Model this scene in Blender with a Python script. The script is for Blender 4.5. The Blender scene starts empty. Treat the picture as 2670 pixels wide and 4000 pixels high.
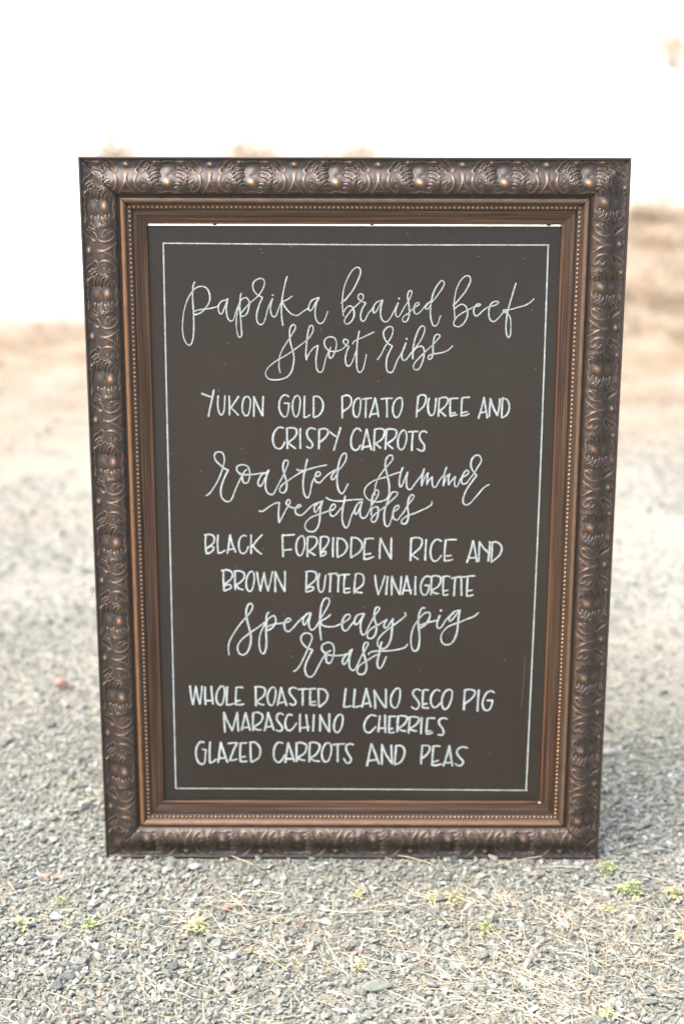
import bpy, bmesh, math, random
import numpy as np
from mathutils import Vector, Matrix

# ---------------------------------------------------------------- camera, light
scene = bpy.context.scene
W, H = 0.86, 1.1914                      # outer size of the picture frame (m)
LEAN = math.radians(5.0)                 # the sign leans back a little
UP = Vector((0, math.sin(LEAN), math.cos(LEAN)))
OUT = Vector((0, -math.cos(LEAN), math.sin(LEAN)))
BASE = Vector((0, 0, 0.0026))
R = np.array([[ 9.99997431e-01, 2.13727436e-03, 7.55299019e-04],
              [-1.90111861e-03, 9.72219821e-01,-2.34061969e-01],
              [-1.23457132e-03, 2.34059932e-01, 9.72221386e-01]])
camd = bpy.data.cameras.new('camera'); cam = bpy.data.objects.new('camera', camd)
scene.collection.objects.link(cam); scene.camera = cam
Bm = np.array([[1, 0, 0], list(UP), list(OUT)]).T
Cw = Bm @ R.T
cpos = BASE + Vector((-0.02174, 0, 0)) + UP * (0.57666 + H / 2) + OUT * 2.27835
M = Matrix([[*Cw[0], cpos[0]], [*Cw[1], cpos[1]], [*Cw[2], cpos[2]], [0, 0, 0, 1]])
cam.matrix_world = M
camd.sensor_fit = 'VERTICAL'; camd.sensor_height = 36.0; camd.sensor_width = 24.0; camd.lens = 50.0
camd.clip_start = 0.05; camd.clip_end = 600
camd.dof.use_dof = True; camd.dof.focus_distance = 2.18; camd.dof.aperture_fstop = 2.0

SUN_EL, SUN_AZ = math.radians(60), math.radians(256)     # azimuth clockwise from +y: high, from the left and slightly in front of the sign
world = bpy.data.worlds.new("World"); scene.world = world; world.use_nodes = True
wn = world.node_tree; bg = wn.nodes['Background']
sky = wn.nodes.new('ShaderNodeTexSky'); sky.sky_type = 'NISHITA'; sky.sun_disc = False
sky.sun_elevation = SUN_EL; sky.sun_rotation = SUN_AZ; sky.air_density = 1.0; sky.dust_density = 5.0; sky.ozone_density = 1.0
wn.links.new(sky.outputs[0], bg.inputs[0]); bg.inputs[1].default_value = 0.10
sd = bpy.data.lights.new('sun', 'SUN'); sd.energy = 1.5; sd.angle = math.radians(60); sd.color = (1.0, 0.95, 0.87)
so = bpy.data.objects.new('sun', sd); scene.collection.objects.link(so)
sdir = Vector((math.sin(SUN_AZ) * math.cos(SUN_EL), math.cos(SUN_AZ) * math.cos(SUN_EL), math.sin(SUN_EL)))
so.rotation_euler = (-sdir).to_track_quat('-Z', 'Y').to_euler(); so.location = sdir * 20
vs = scene.view_settings
vs.view_transform = 'Standard'; vs.look = 'None'; vs.gamma = 1; vs.use_curve_mapping = False
vs.exposure = 1.80
scene.cycles.use_denoising = True
scene.cycles.max_bounces = 6; scene.cycles.sample_clamp_indirect = 8

COL = scene.collection
rng = np.random.default_rng(7); random.seed(7)

# ---------------------------------------------------------------- helpers
def link(name, me, mat=None, parent=None):
    o = bpy.data.objects.new(name, me); COL.objects.link(o)
    if mat and me is not None and len(me.materials) == 0: me.materials.append(mat)
    if parent: o.parent = parent
    return o
def mesh(name, V, F, smooth=False):
    me = bpy.data.meshes.new(name); me.from_pydata([tuple(v) for v in V], [], [tuple(f) for f in F]); me.update()
    if smooth: me.polygons.foreach_set('use_smooth', [True] * len(me.polygons))
    return me
def tag(o, label=None, cat=None, group=None, kind=None):
    if label: o['label'] = label
    if cat: o['category'] = cat
    if group: o['group'] = group
    if kind: o['kind'] = kind
    return o
def fattr(me, name, arr):
    a = me.attributes.new(name, 'FLOAT', 'POINT'); a.data.foreach_set('value', np.asarray(arr, dtype=np.float32).ravel())

class NT:
    def __init__(s, name):
        s.m = bpy.data.materials.new(name); s.m.use_nodes = True; s.t = s.m.node_tree; s.b = s.t.nodes['Principled BSDF']
    def n(s, typ, **kw):
        x = s.t.nodes.new(typ)
        for k, v in kw.items():
            if k.startswith('i_'): x.inputs[k[2:].replace('_', ' ')].default_value = v
            else: setattr(x, k, v)
        return x
    def l(s, a, b): s.t.links.new(a, b)
    def noise(s, vec, scale, detail=4, rough=.6):
        x = s.n('ShaderNodeTexNoise'); x.inputs['Scale'].default_value = scale; x.inputs['Detail'].default_value = detail
        x.inputs['Roughness'].default_value = rough
        if vec is not None: s.l(vec, x.inputs['Vector'])
        return x.outputs['Fac']
    def ramp(s, fac, stops):
        r = s.n('ShaderNodeValToRGB'); cr = r.color_ramp
        while len(cr.elements) < len(stops): cr.elements.new(0.5)
        for e, (p, c) in zip(cr.elements, stops):
            e.position = p; e.color = (*c, 1) if len(c) == 3 else c
        s.l(fac, r.inputs[0]); return r.outputs[0]
    def mix(s, fac, a, b, mode='MIX'):
        x = s.n('ShaderNodeMix', data_type='RGBA', blend_type=mode)
        for sock, v in ((x.inputs[0], fac), (x.inputs[6], a), (x.inputs[7], b)):
            if isinstance(v, (int, float)): sock.default_value = v
            elif isinstance(v, tuple): sock.default_value = (*v, 1)
            else: s.l(v, sock)
        return x.outputs[2]
    def math(s, op, a, b=0.0, clamp=False):
        x = s.n('ShaderNodeMath', operation=op, use_clamp=clamp)
        for sock, v in ((x.inputs[0], a), (x.inputs[1], b)):
            if isinstance(v, (int, float)): sock.default_value = v
            else: s.l(v, sock)
        return x.outputs[0]
    def map(s, v, a, b, c=0.0, d=1.0):
        x = s.n('ShaderNodeMapRange'); s.l(v, x.inputs[0])
        for i, q in enumerate((a, b, c, d)): x.inputs[i + 1].default_value = q
        return x.outputs[0]
    def scale(s, vec, sc):
        x = s.n('ShaderNodeMapping'); x.inputs['Scale'].default_value = sc; s.l(vec, x.inputs[0]); return x.outputs[0]
    def bump(s, h, strength, dist):
        x = s.n('ShaderNodeBump'); x.inputs['Strength'].default_value = strength; x.inputs['Distance'].default_value = dist
        s.l(h, x.inputs['Height']); s.l(x.outputs[0], s.b.inputs['Normal'])
    def coord(s, w='Object'): return s.n('ShaderNodeTexCoord').outputs[w]
    def attr(s, name, typ='GEOMETRY'):
        return s.n('ShaderNodeAttribute', attribute_name=name, attribute_type=typ).outputs['Fac']
    def set(s, **kw):
        for k, v in kw.items():
            sock = s.b.inputs[k.replace('_', ' ')]
            if isinstance(v, (int, float)): sock.default_value = v
            elif isinstance(v, tuple): sock.default_value = (*v, 1)
            else: s.l(v, sock)

# value noise in numpy for the terrain
_tab = rng.random((256, 256))
def vnoise(x, y):
    x = np.asarray(x, float); y = np.asarray(y, float)
    xi = np.floor(x).astype(int); yi = np.floor(y).astype(int); fx = x - xi; fy = y - yi
    fx = fx * fx * (3 - 2 * fx); fy = fy * fy * (3 - 2 * fy)
    g = lambda a, b: _tab[a % 256, b % 256]
    return (g(xi, yi) * (1 - fx) + g(xi + 1, yi) * fx) * (1 - fy) + (g(xi, yi + 1) * (1 - fx) + g(xi + 1, yi + 1) * fx) * fy
def fbm(x, y, o=4):
    r = 0; a = .5
    for i in range(o): r = r + a * vnoise(x * 2 ** i + 17 * i, y * 2 ** i + 31 * i); a *= .5
    return r
def sstep(x, a, b):
    t = np.clip((x - a) / (b - a), 0, 1); return t * t * (3 - 2 * t)

# ---------------------------------------------------------------- materials
def mat_ground():
    s = NT('ground_dust_and_dry_grass'); c = s.coord()
    n1 = s.noise(c, 3.0, 6); n2 = s.noise(c, 60, 5, .7); n3 = s.noise(c, 400, 3)
    dust = s.ramp(n2, [(.25, (.19, .185, .155)), (.5, (.285, .275, .225)), (.75, (.38, .365, .305))])  # near dust kept dark: shade in the gaps between stones, painted in
    dust = s.mix(s.attr('pale'), dust, s.ramp(n2, [(.25, (.25, .245, .21)), (.5, (.36, .35, .305)), (.75, (.47, .455, .405))]))  # brighter ground farther off, painted as paler dust
    straw = s.ramp(n1, [(.3, (.24, .165, .10)), (.45, (.34, .265, .185)), (.65, (.42, .355, .28))])
    straw = s.mix(s.map(s.noise(c, 1.6, 5, .65), .52, .70, 0, .40), straw, (.21, .15, .09))
    straw = s.mix(.30, straw, s.ramp(n2, [(.3, (.20, .14, .09)), (.7, (.46, .40, .32))]))
    field = s.ramp(s.noise(c, .6, 6), [(.3, (.66, .61, .53)), (.6, (.78, .76, .71))])  # sunlit ground past the shade line, its brightness put into the colour
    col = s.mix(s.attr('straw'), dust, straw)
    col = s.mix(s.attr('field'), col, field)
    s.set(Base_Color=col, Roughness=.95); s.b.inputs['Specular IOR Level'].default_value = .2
    s.bump(s.math('ADD', n2, s.math('MULTIPLY', n3, .4)), .9, .006)
    return s.m
def mat_stone():
    s = NT('crushed_gravel'); c = s.coord()
    r = s.n('ShaderNodeObjectInfo').outputs['Random']
    base = s.ramp(r, [(0, (.21, .225, .20)), (.12, (.28, .30, .27)), (.30, (.35, .37, .335)), (.50, (.405, .425, .38)),
                      (.66, (.44, .45, .395)), (.79, (.48, .455, .38)), (.87, (.50, .52, .49)), (.965, (.70, .70, .67)), (.985, (.52, .38, .28)), (1, (.42, .33, .26))])
    nn = s.noise(c, 3.0, 5, .7)
    col = s.mix(.55, base, s.ramp(nn, [(.3, (.55, .55, .55)), (.7, (1.25, 1.25, 1.22))]), 'MULTIPLY')
    s.set(Base_Color=col, Roughness=.85); s.b.inputs['Specular IOR Level'].default_value = .35
    s.bump(s.noise(c, 9, 5, .8), .5, .1)
    return s.m
def mat_rock(name, colr):
    s = NT(name); c = s.coord()
    col = s.ramp(s.noise(c, 55, 6, .7), [(.3, tuple(v * .6 for v in colr)), (.55, colr), (.75, tuple(min(1, v * 1.4) for v in colr))])
    s.set(Base_Color=col, Roughness=.85); s.bump(s.noise(c, 160, 5, .7), .6, .003)
    return s.m
def mat_plant(name, a, b, trans=0.25, rnd=True):
    s = NT(name)
    r = s.n('ShaderNodeNewGeometry').outputs['Random Per Island']
    col = s.ramp(r, [(0, a), (1, b)])
    s.set(Base_Color=col, Roughness=.6)
    s.b.inputs['Subsurface Weight'].default_value = 0
    return s.m
def mat_frame():
    s = NT('antique_bronze_moulding')
    uv = s.n('ShaderNodeUVMap').outputs[0]
    streak = s.noise(s.scale(uv, (30, 900, 1)), 1.0, 5, .65)
    blot = s.noise(s.scale(uv, (60, 60, 1)), 1.0, 4, .6)
    fine = s.noise(s.scale(uv, (1500, 1500, 1)), 1.0, 2, .5)
    w = s.attr('wear'); t = s.attr('tint')
    f1 = s.math('MULTIPLY', w, s.map(streak, .30, .62, .35, 1.0))
    f2 = s.math('MULTIPLY', t, s.math('MULTIPLY', s.map(streak, .42, .70, 0, .55), s.map(blot, .3, .65, .3, 1.0)))
    f = s.math('ADD', f1, f2, True)
    dark = s.mix(blot, (.024, .0155, .0115), (.052, .032, .022))
    cop = s.mix(streak, (.58, .21, .06), (.85, .40, .14))
    cop = s.mix(s.map(w, .35, .70), s.mix(streak, (.36, .20, .10), (.58, .36, .20)), cop)
    f = s.math('MULTIPLY', f, s.map(blot, .3, .55, .70, 1.0))
    s.set(Base_Color=s.mix(f, dark, cop), Metallic=s.map(f, 0, 1, .25, .75), Roughness=s.map(fine, .3, .7, .38, .50))
    s.b.inputs['Coat Weight'].default_value = .9; s.b.inputs['Coat Roughness'].default_value = .48; s.b.inputs['Coat IOR'].default_value = 1.55
    s.bump(streak, .12, .0004)
    return s.m
def mat_slip():
    s = NT('brushed_walnut_slip')
    uv = s.n('ShaderNodeUVMap').outputs[0]
    g1 = s.noise(s.scale(uv, (7, 900, 1)), 1.0, 6, .7); g2 = s.noise(s.scale(uv, (3, 260, 1)), 1.0, 3, .6)
    f = s.math('ADD', s.math('MULTIPLY', g1, .6), s.math('MULTIPLY', g2, .4))
    col = s.ramp(f, [(.40, (.026, .015, .010)), (.48, (.062, .034, .020)), (.56, (.125, .068, .038)), (.64, (.23, .13, .072))])
    col = s.mix(s.math('MULTIPLY', s.attr('wear'), .6), col, (.26, .11, .055))
    s.set(Base_Color=col, Roughness=.36, Metallic=.2); s.b.inputs['Coat Weight'].default_value = .12; s.b.inputs['Coat Roughness'].default_value = .3
    s.bump(g1, .15, .0003)
    return s.m
def mat_bead():
    s = NT('bronze_bead')
    s.set(Base_Color=s.mix(s.n('ShaderNodeNewGeometry').outputs['Random Per Island'], (.42, .22, .10), (.60, .34, .17)), Metallic=.6, Roughness=.35)
    return s.m
def mat_board():
    s = NT('chalkboard_paint'); c = s.coord()
    fine = s.noise(c, 700, 3, .6); cloud = s.noise(c, 5, 4, .55)
    v = s.n('ShaderNodeTexVoronoi', feature='F1'); v.inputs['Scale'].default_value = 75; s.l(c, v.inputs[0])
    v2 = s.n('ShaderNodeTexVoronoi', feature='F1'); v2.inputs['Scale'].default_value = 190; s.l(c, v2.inputs[0])
    speck = s.map(v.outputs['Distance'], .045, .075, 1, 0)
    keep = s.map(s.noise(c, 24, 2), .56, .60)
    speck2 = s.math('MULTIPLY', s.map(v2.outputs['Distance'], .06, .10, 1, 0), s.map(s.noise(c, 14, 3), .60, .66))
    dust = s.map(s.noise(s.scale(c, (9, 1, 3)), 1.0, 6, .62), .50, .85, 0, .022)
    base = s.mix(cloud, (.0168, .0120, .0094), (.0215, .0158, .0125))
    col = s.mix(dust, base, (.5, .5, .5))
    col = s.mix(s.math('MULTIPLY', s.math('ADD', s.math('MULTIPLY', speck, keep), speck2, True), .5), col, (.6, .58, .55))
    s.set(Base_Color=col, Roughness=.34)
    s.b.inputs['Specular IOR Level'].default_value = .95; s.b.inputs['Specular Tint'].default_value = (1, .90, .82, 1)
    s.bump(fine, .35, .0004)
    return s.m
def mat_chalk():
    s = NT('white_chalk'); c = s.coord()
    g = s.noise(c, 900, 3, .7); g2 = s.noise(c, 45, 3, .5)
    g3 = s.noise(c, 330, 3, .7)
    f = s.math('MULTIPLY', s.map(g, .30, .60, .6, 1.0), s.map(g3, .36, .52, .6, 1.0))
    f = s.math('MULTIPLY', f, s.map(g2, .3, .65, .72, 1.0))
    s.set(Base_Color=s.mix(f, (.10, .095, .09), (.70, .765, .745)), Roughness=.95)
    s.b.inputs['Specular IOR Level'].default_value = .1
    return s.m

# ---------------------------------------------------------------- terrain
def gh(x, y):
    x = np.asarray(x, float); y = np.asarray(y, float)
    r = np.hypot(x, y)
    near = sstep(r, .5, 1.6)
    z = (fbm(x * 1.7 + 40, y * 1.7 + 9, 4) - .47) * .05 * near
    z = z + (fbm(x * 11 + 3, y * 11 + 5, 3) - .44) * .010 * sstep(r, .25, .8)
    bank = sstep(y, 3.1, 6.1) * (1 - sstep(y, 6.3, 8.6)) * sstep(x, .5, 1.7)
    z = z + bank * (.315 + .12 * (fbm(x * 1.3, y * 1.3, 3) - .45))
    d = np.maximum(0, y - 10.5)
    z = z + .085 * d * sstep(d, 0, 6) + .0011 * d * d
    z = z + (fbm(x * .25 + 5, y * .25 + 8, 3) - .45) * .5 * sstep(y, 9, 18)
    return z
def straw_mask(x, y):
    n = fbm(x * 1.1 + 7, y * 1.1 + 2, 4) - .47
    n2 = fbm(x * 6 + 7, y * 6 + 2, 3) - .44
    return sstep(y + n * 2.6 + n2 * 1.0 + .10 * np.abs(x - .5), .9, 4.1)
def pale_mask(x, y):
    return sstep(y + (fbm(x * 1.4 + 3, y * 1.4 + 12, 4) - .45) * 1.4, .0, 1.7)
def field_mask(x, y):  # where the painted sunlit ground begins
    n = fbm(x * .9 + 70, y * .9 + 20, 3) - .45
    edge = 4.75 + 1.9 * sstep(x, .2, 1.0)
    return sstep(y + n * .7 - edge, -.25, .75)
def axis(lo, hi, c0, c1, st, grow=1.10):
    a = list(np.arange(c0, c1 + 1e-6, st)); s_ = st
    while a[-1] < hi: s_ *= grow; a.append(a[-1] + s_)
    s_ = st
    while a[0] > lo: s_ *= grow; a.insert(0, a[0] - s_)
    return np.array(a)
xs = axis(-120, 120, -1.6, 1.9, .03); ys = axis(-40, 220, -1.6, 6.5, .03)
X, Y = np.meshgrid(xs, ys); Z = gh(X, Y)
nx, ny = len(xs), len(ys)
V = np.stack([X.ravel(), Y.ravel(), Z.ravel()], 1)
idx = np.arange(nx * ny).reshape(ny, nx)
F = np.stack([idx[:-1, :-1], idx[:-1, 1:], idx[1:, 1:], idx[1:, :-1]], -1).reshape(-1, 4)
def np_mesh(name, V, F, smooth=True):
    me = bpy.data.meshes.new(name); V = np.asarray(V, np.float32); F = np.asarray(F, np.int32)
    me.vertices.add(len(V)); me.vertices.foreach_set('co', V.ravel())
    k = F.shape[1]; me.loops.add(F.size); me.loops.foreach_set('vertex_index', F.ravel())
    me.polygons.add(len(F)); me.polygons.foreach_set('loop_start', np.arange(len(F), dtype=np.int32) * k)
    me.polygons.foreach_set('use_smooth', np.full(len(F), smooth)); me.update(calc_edges=True); return me
gm = np_mesh('ground', V, F)
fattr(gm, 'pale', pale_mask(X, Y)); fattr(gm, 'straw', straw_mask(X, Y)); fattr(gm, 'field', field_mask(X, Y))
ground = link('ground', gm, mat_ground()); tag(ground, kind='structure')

# ---------------------------------------------------------------- gravel (geometry-node instances)
STONE = mat_stone()
def hull_mesh(name, seed, n=13, flat=.7, rad=.5, jit=.25):
    r = random.Random(seed); bm = bmesh.new()
    for i in range(n):
        v = Vector((r.gauss(0, 1), r.gauss(0, 1), r.gauss(0, 1))).normalized() * rad * (1 - r.random() * jit)
        bm.verts.new((v.x * r.uniform(.9, 1.1), v.y * .8, v.z * flat))
    bmesh.ops.convex_hull(bm, input=bm.verts)
    for v in [v for v in bm.verts if not v.link_faces]: bm.verts.remove(v)
    me = bpy.data.meshes.new(name); bm.to_mesh(me); bm.free(); return me
def proto_col(name, meshes, mat):
    c = bpy.data.collections.new(name)
    for i, me in enumerate(meshes):
        me.materials.append(mat); o = bpy.data.objects.new(name + '_piece', me); c.objects.link(o)
    return c
def scatter(name, P, rot, sc, pick_col, mat):
    me = bpy.data.meshes.new(name); me.vertices.add(len(P)); me.vertices.foreach_set('co', np.asarray(P, np.float32).ravel())
    for nm, arr in (('rot', rot), ('scl', sc)):
        a = me.attributes.new(nm, 'FLOAT_VECTOR', 'POINT'); a.data.foreach_set('vector', np.asarray(arr, np.float32).ravel())
    me.materials.append(mat); o = bpy.data.objects.new(name, me); COL.objects.link(o)
    ng = bpy.data.node_groups.new(name, 'GeometryNodeTree')
    ng.interface.new_socket('Geometry', in_out='INPUT', socket_type='NodeSocketGeometry')
    ng.interface.new_socket('Geometry', in_out='OUTPUT', socket_type='NodeSocketGeometry')
    N = ng.nodes; L = ng.links
    gi = N.new('NodeGroupInput'); go = N.new('NodeGroupOutput'); iop = N.new('GeometryNodeInstanceOnPoints')
    ci = N.new('GeometryNodeCollectionInfo'); ci.inputs[0].default_value = pick_col; ci.inputs[1].default_value = True; ci.inputs[2].default_value = True
    iop.inputs['Pick Instance'].default_value = True
    ra = N.new('GeometryNodeInputNamedAttribute'); ra.data_type = 'FLOAT_VECTOR'; ra.inputs[0].default_value = 'rot'
    sa = N.new('GeometryNodeInputNamedAttribute'); sa.data_type = 'FLOAT_VECTOR'; sa.inputs[0].default_value = 'scl'
    L.new(gi.outputs[0], iop.inputs['Points']); L.new(ci.outputs[0], iop.inputs['Instance'])
    L.new(ra.outputs[0], iop.inputs['Rotation']); L.new(sa.outputs[0], iop.inputs['Scale']); L.new(iop.outputs[0], go.inputs[0])
    m = o.modifiers.new('scatter', 'NODES'); m.node_group = ng
    return o
stone_col = proto_col('gravel_stone', [hull_mesh('gravel_stone', 100 + i, n=11 + i % 4, flat=.55 + .07 * (i % 5)) for i in range(14)], STONE)

def gravel_points(n, x0, x1, y0, y1, smin, smax, power=2.0, sink=.25, dens=None, lift=0.0):
    x = rng.uniform(x0, x1, n); y = rng.uniform(y0, y1, n)
    keep = np.ones(n, bool) if dens is None else rng.random(n) < dens(x, y)
    x, y = x[keep], y[keep]; n = len(x)
    s = smin + (smax - smin) * rng.random(n) ** power
    z = gh(x, y) + s * sink + lift
    # nothing pokes through the sign's bottom rail
    inside = (np.abs(x) < W / 2 + .003) & (y > -.003) & (y < .034)
    z = np.where(inside, np.minimum(z, -.25 * s - .001), z)
    rot = np.stack([rng.uniform(-.6, .6, n), rng.uniform(-.6, .6, n), rng.uniform(0, 6.28, n)], 1)
    sc = np.stack([s * rng.uniform(.9, 1.35, n), s * rng.uniform(.75, 1.1, n), s * rng.uniform(.6, 1.0, n)], 1)
    return np.stack([x, y, z], 1), rot, sc
def dn(x, y):      # patchy gravel: bare dust shows where it thins out
    n = fbm(x * 2.3 + 11, y * 2.3 + 4, 4)
    return np.clip(1.0 - sstep(n, .36, .62) * .80 * sstep(y, -.3, 1.3) - .60 * sstep(y, .7, 2.2), .06, 1) * (1 - .80 * straw_mask(x, y))
parts = [
    gravel_points(110000, -.95, 1.0, -.95, .45, .0038, .0078, 1.6, .20, dn),
    gravel_points(42000, -.95, 1.0, -.95, .45, .0075, .0145, 1.9, .28, dn),
    gravel_points(5000, -.95, 1.0, -.95, .45, .013, .024, 2.0, .25, dn),
    gravel_points(56000, -1.4, 1.5, .45, 1.2, .0040, .013, 2.0, .22, dn),
    gravel_points(80000, -1.7, 1.8, 1.2, 2.8, .0050, .013, 2.0, .22, dn),
    gravel_points(5200, -1.5, 1.6, .45, 3.6, .012, .028, 3.0, .22, dn),
    gravel_points(40000, -3.4, 3.4, 2.4, 4.8, .006, .018, 2.6, .2, dn),
    gravel_points(60000, -3.2, -.9, -1.6, 2.6, .006, .014, 2.0, .22, dn),
    gravel_points(60000, 1.0, 3.2, -1.6, 2.6, .006, .014, 2.0, .22, dn),
    gravel_points(30000, -1.4, 1.4, -1.9, -.9, .005, .013, 2.0, .22, dn),
]
P = np.concatenate([p[0] for p in parts]); RT = np.concatenate([p[1] for p in parts]); SC = np.concatenate([p[2] for p in parts])
gravel = scatter('gravel', P, RT, SC, stone_col, STONE)
tag(gravel, label='grey crushed stone gravel covering the ground around the sign', kind='stuff')

# ---------------------------------------------------------------- dry straw lying on the gravel
def strand(V, F, p, yaw, length, rad, bend, tilt, zb):
    n = 5; base = len(V); a = yaw
    pos = np.array([p[0], p[1]]); z = zb
    for i in range(n):
        f = i / (n - 1); r = rad * (1 - .55 * f)
        zz = zb + tilt * length * f - .35 * tilt * length * f * f + rad * 1.2
        dx, dy = math.cos(a), math.sin(a)
        for k in range(3):
            t = k * 2.094 + 1.57
            V.append((pos[0] - dy * math.cos(t) * r, pos[1] + dx * math.cos(t) * r, zz + math.sin(t) * r))
        if i < n - 1:
            b = base + i * 3
            for k in range(3): F.append((b + k, b + (k + 1) % 3, b + 3 + (k + 1) % 3, b + 3 + k))
        pos = pos + np.array([dx, dy]) * length / (n - 1); a += bend / (n - 1)
CLUSTERS = [
    (0.204, -0.11, 0.07, 165),
    (0.14, -0.095, 0.05, 75),
    (0.39, -0.154, 0.07, 165),
    (0.455, -0.251, 0.08, 135),
    (0.416, -0.347, 0.08, 90),
    (0.107, -0.316, 0.06, 60),
    (-0.113, -0.252, 0.05, 60),
    (-0.246, -0.212, 0.03, 45),
    (0.001, -0.211, 0.05, 67),
    (-0.161, -0.126, 0.05, 52),
    (0.238, -0.377, 0.06, 90),
    (0.309, -0.413, 0.05, 75),
    (-0.294, -0.361, 0.05, 45),
    (-0.403, -0.212, 0.05, 45),
    (-0.071, -0.31, 0.05, 45),
    (0.232, -0.251, 0.06, 60),
    (-0.011, 0.023, 0.05, 15),
    (0.534, -0.071, 0.07, 60),
    (-0.581, -0.097, 0.03, 15),
    (0.329, 0.024, 0.06, 30),
    (0.139, -0.419, 0.06, 75),
    (-0.424, -0.431, 0.06, 60),
    (-0.181, -0.431, 0.06, 45),
]
V, F = [], []
def add_strand(x, y, yaw=None, L_=None, r_=None):
    L_ = L_ or random.choice([random.uniform(.010, .030), random.uniform(.012, .035), random.uniform(.02, .05), random.uniform(.03, .09)])
    strand(V, F, (x, y), random.uniform(0, 6.28) if yaw is None else yaw, L_, r_ or random.uniform(.0003, .00075),
           random.gauss(0, .35), random.uniform(0, .16) if random.random() < .8 else random.uniform(.1, .45), float(gh(x, y)) + .0045)
def free(x, y): return not (abs(x) < W / 2 + .1 and -.10 < y < .12)
for cx, cy, r, n in CLUSTERS:
    for i in range(n):
        x, y = random.gauss(cx, r), random.gauss(cy, r * .8)
        if free(x, y): add_strand(x, y)
for i in range(2300):
    x, y = random.uniform(-.9, 1.0), random.uniform(-.95, 1.0)
    if free(x, y) and random.random() < .35 + .65 * float(sstep(vnoise(x * 3 + 4, y * 3), .4, .7)): add_strand(x, y)
for (x, y, yaw, L_) in [
    (-0.536, 0.026, 1.4, 0.069),
    (-0.463, -0.027, -1.4, 0.093),
    (-0.257, -0.1, 0.79, 0.059),
    (-0.213, 0.005, -0.73, 0.055),
    (-0.194, -0.014, -1.51, 0.082),
    (-0.59, -0.112, 1.41, 0.038),
    (-0.583, -0.078, -1.12, 0.071),
    (-0.408, -0.191, 0.6, 0.057),
    (-0.078, -0.176, -2.58, 0.06),
    (0.335, 0.004, -2.69, 0.102),
    (0.075, 0.007, -0.61, 0.084),
    (0.132, -0.154, 1.75, 0.091),
    (0.27, -0.168, -1.52, 0.096),
    (0.368, -0.21, -1.57, 0.099),
    (0.464, -0.164, -2.34, 0.111),
    (-0.114, -0.211, -1.48, 0.067),
    (-0.041, -0.366, -0.32, 0.019),
    (-0.265, -0.342, -0.71, 0.038),
    (-0.587, -0.031, 0.5, 0.025),
    (0.151, 0.003, -1.55, 0.052),
    (0.397, -0.032, -2.83, 0.078),
    (0.196, -0.197, -2.11, 0.056),
    (0.483, -0.29, -2.83, 0.085),
    (-0.454, -0.373, -0.56, 0.066),
]: add_strand(x, y, yaw, L_, .0010)
STRAW = mat_plant('dry_straw', (.54, .42, .26), (.90, .82, .65))
straw = link('straw', mesh('straw', V, F), STRAW); tag(straw, label='pale dry straw stems strewn over the gravel', kind='stuff')

# ---------------------------------------------------------------- dry grass further back
def tuft_mesh(name, seed, n=16, h=.16, spread=.10):
    r = random.Random(seed); V, F = [], []
    for i in range(n):
        a = r.uniform(0, 6.28); d = r.uniform(0, spread * .4); hh = h * r.uniform(.4, 1.1); lean = r.uniform(.2, 1.2) * spread
        w = .0022; x0, y0 = d * math.cos(a), d * math.sin(a); b = r.uniform(0, 6.28)
        px, py = math.cos(b) * w, math.sin(b) * w; k = len(V)
        for j, f in enumerate((0, .5, 1)):
            x, y, z = x0 + math.cos(a) * lean * f * f * 2, y0 + math.sin(a) * lean * f * f * 2, hh * (f - .25 * f * f)
            ww = 1 - .8 * f
            V += [(x - px * ww, y - py * ww, z), (x + px * ww, y + py * ww, z)]
        F += [(k, k + 1, k + 3, k + 2), (k + 2, k + 3, k + 5, k + 4)]
    return mesh(name, V, F)
s = NT('dry_grass_blades'); ri = s.n('ShaderNodeObjectInfo').outputs['Random']
s.set(Base_Color=s.ramp(ri, [(0, (.18, .115, .06)), (.3, (.32, .235, .15)), (.7, (.42, .335, .24)), (1, (.52, .45, .35))]), Roughness=.8)
GRASS = s.m
tuft_col = proto_col('grass_tuft', [tuft_mesh('grass_tuft', 40 + i, n=14 + i, h=.07 + .02 * i, spread=.08 + .02 * i) for i in range(6)], GRASS)
n = 16000
x = rng.uniform(-4.5, 5.0, n); y = rng.uniform(1.9, 11, n)
sm = straw_mask(x, y) * (1 - .85 * field_mask(x, y)); lump = sstep(fbm(x * 1.6 + 50, y * 1.6 + 30, 3), .36, .56)
k = rng.random(n) < sm * (.15 + .85 * lump) * np.where(y < 3.2, .35, 1); x, y = x[k], y[k]; n = len(x)
bk = sstep(y, 3.1, 6.1) * sstep(x, .5, 1.7)
sc = rng.uniform(.5, 1.15, n) * (.55 + .75 * bk)
gr = scatter('dry_grass', np.stack([x, y, gh(x, y) - .004], 1), np.stack([rng.normal(0, .15, n), rng.normal(0, .15, n), rng.uniform(0, 6.28, n)], 1),
             np.stack([sc * 1.2, sc * 1.2, sc], 1), tuft_col, GRASS)
tag(gr, label='short dry tan grass on the ground and bank behind the sign', kind='stuff')

# ---------------------------------------------------------------- the framed chalkboard
FRAME, SLIP, BEAD, BOARD, CHALK = mat_frame(), mat_slip(), mat_bead(), mat_board(), mat_chalk()
sign = bpy.data.objects.new('framed_chalkboard', None); COL.objects.link(sign)
sign.location = BASE; sign.rotation_euler = (-LEAN, 0, 0)
tag(sign, 'black chalkboard menu in ornate dark bronze frame standing on the gravel', 'chalkboard sign')
# board coordinates (X right, Y up from the centre, Zf towards the viewer) -> local coordinates of the sign
def loc(Xb, Yb, Zf): return np.stack([Xb, -Zf, Yb + H / 2], -1)

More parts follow.
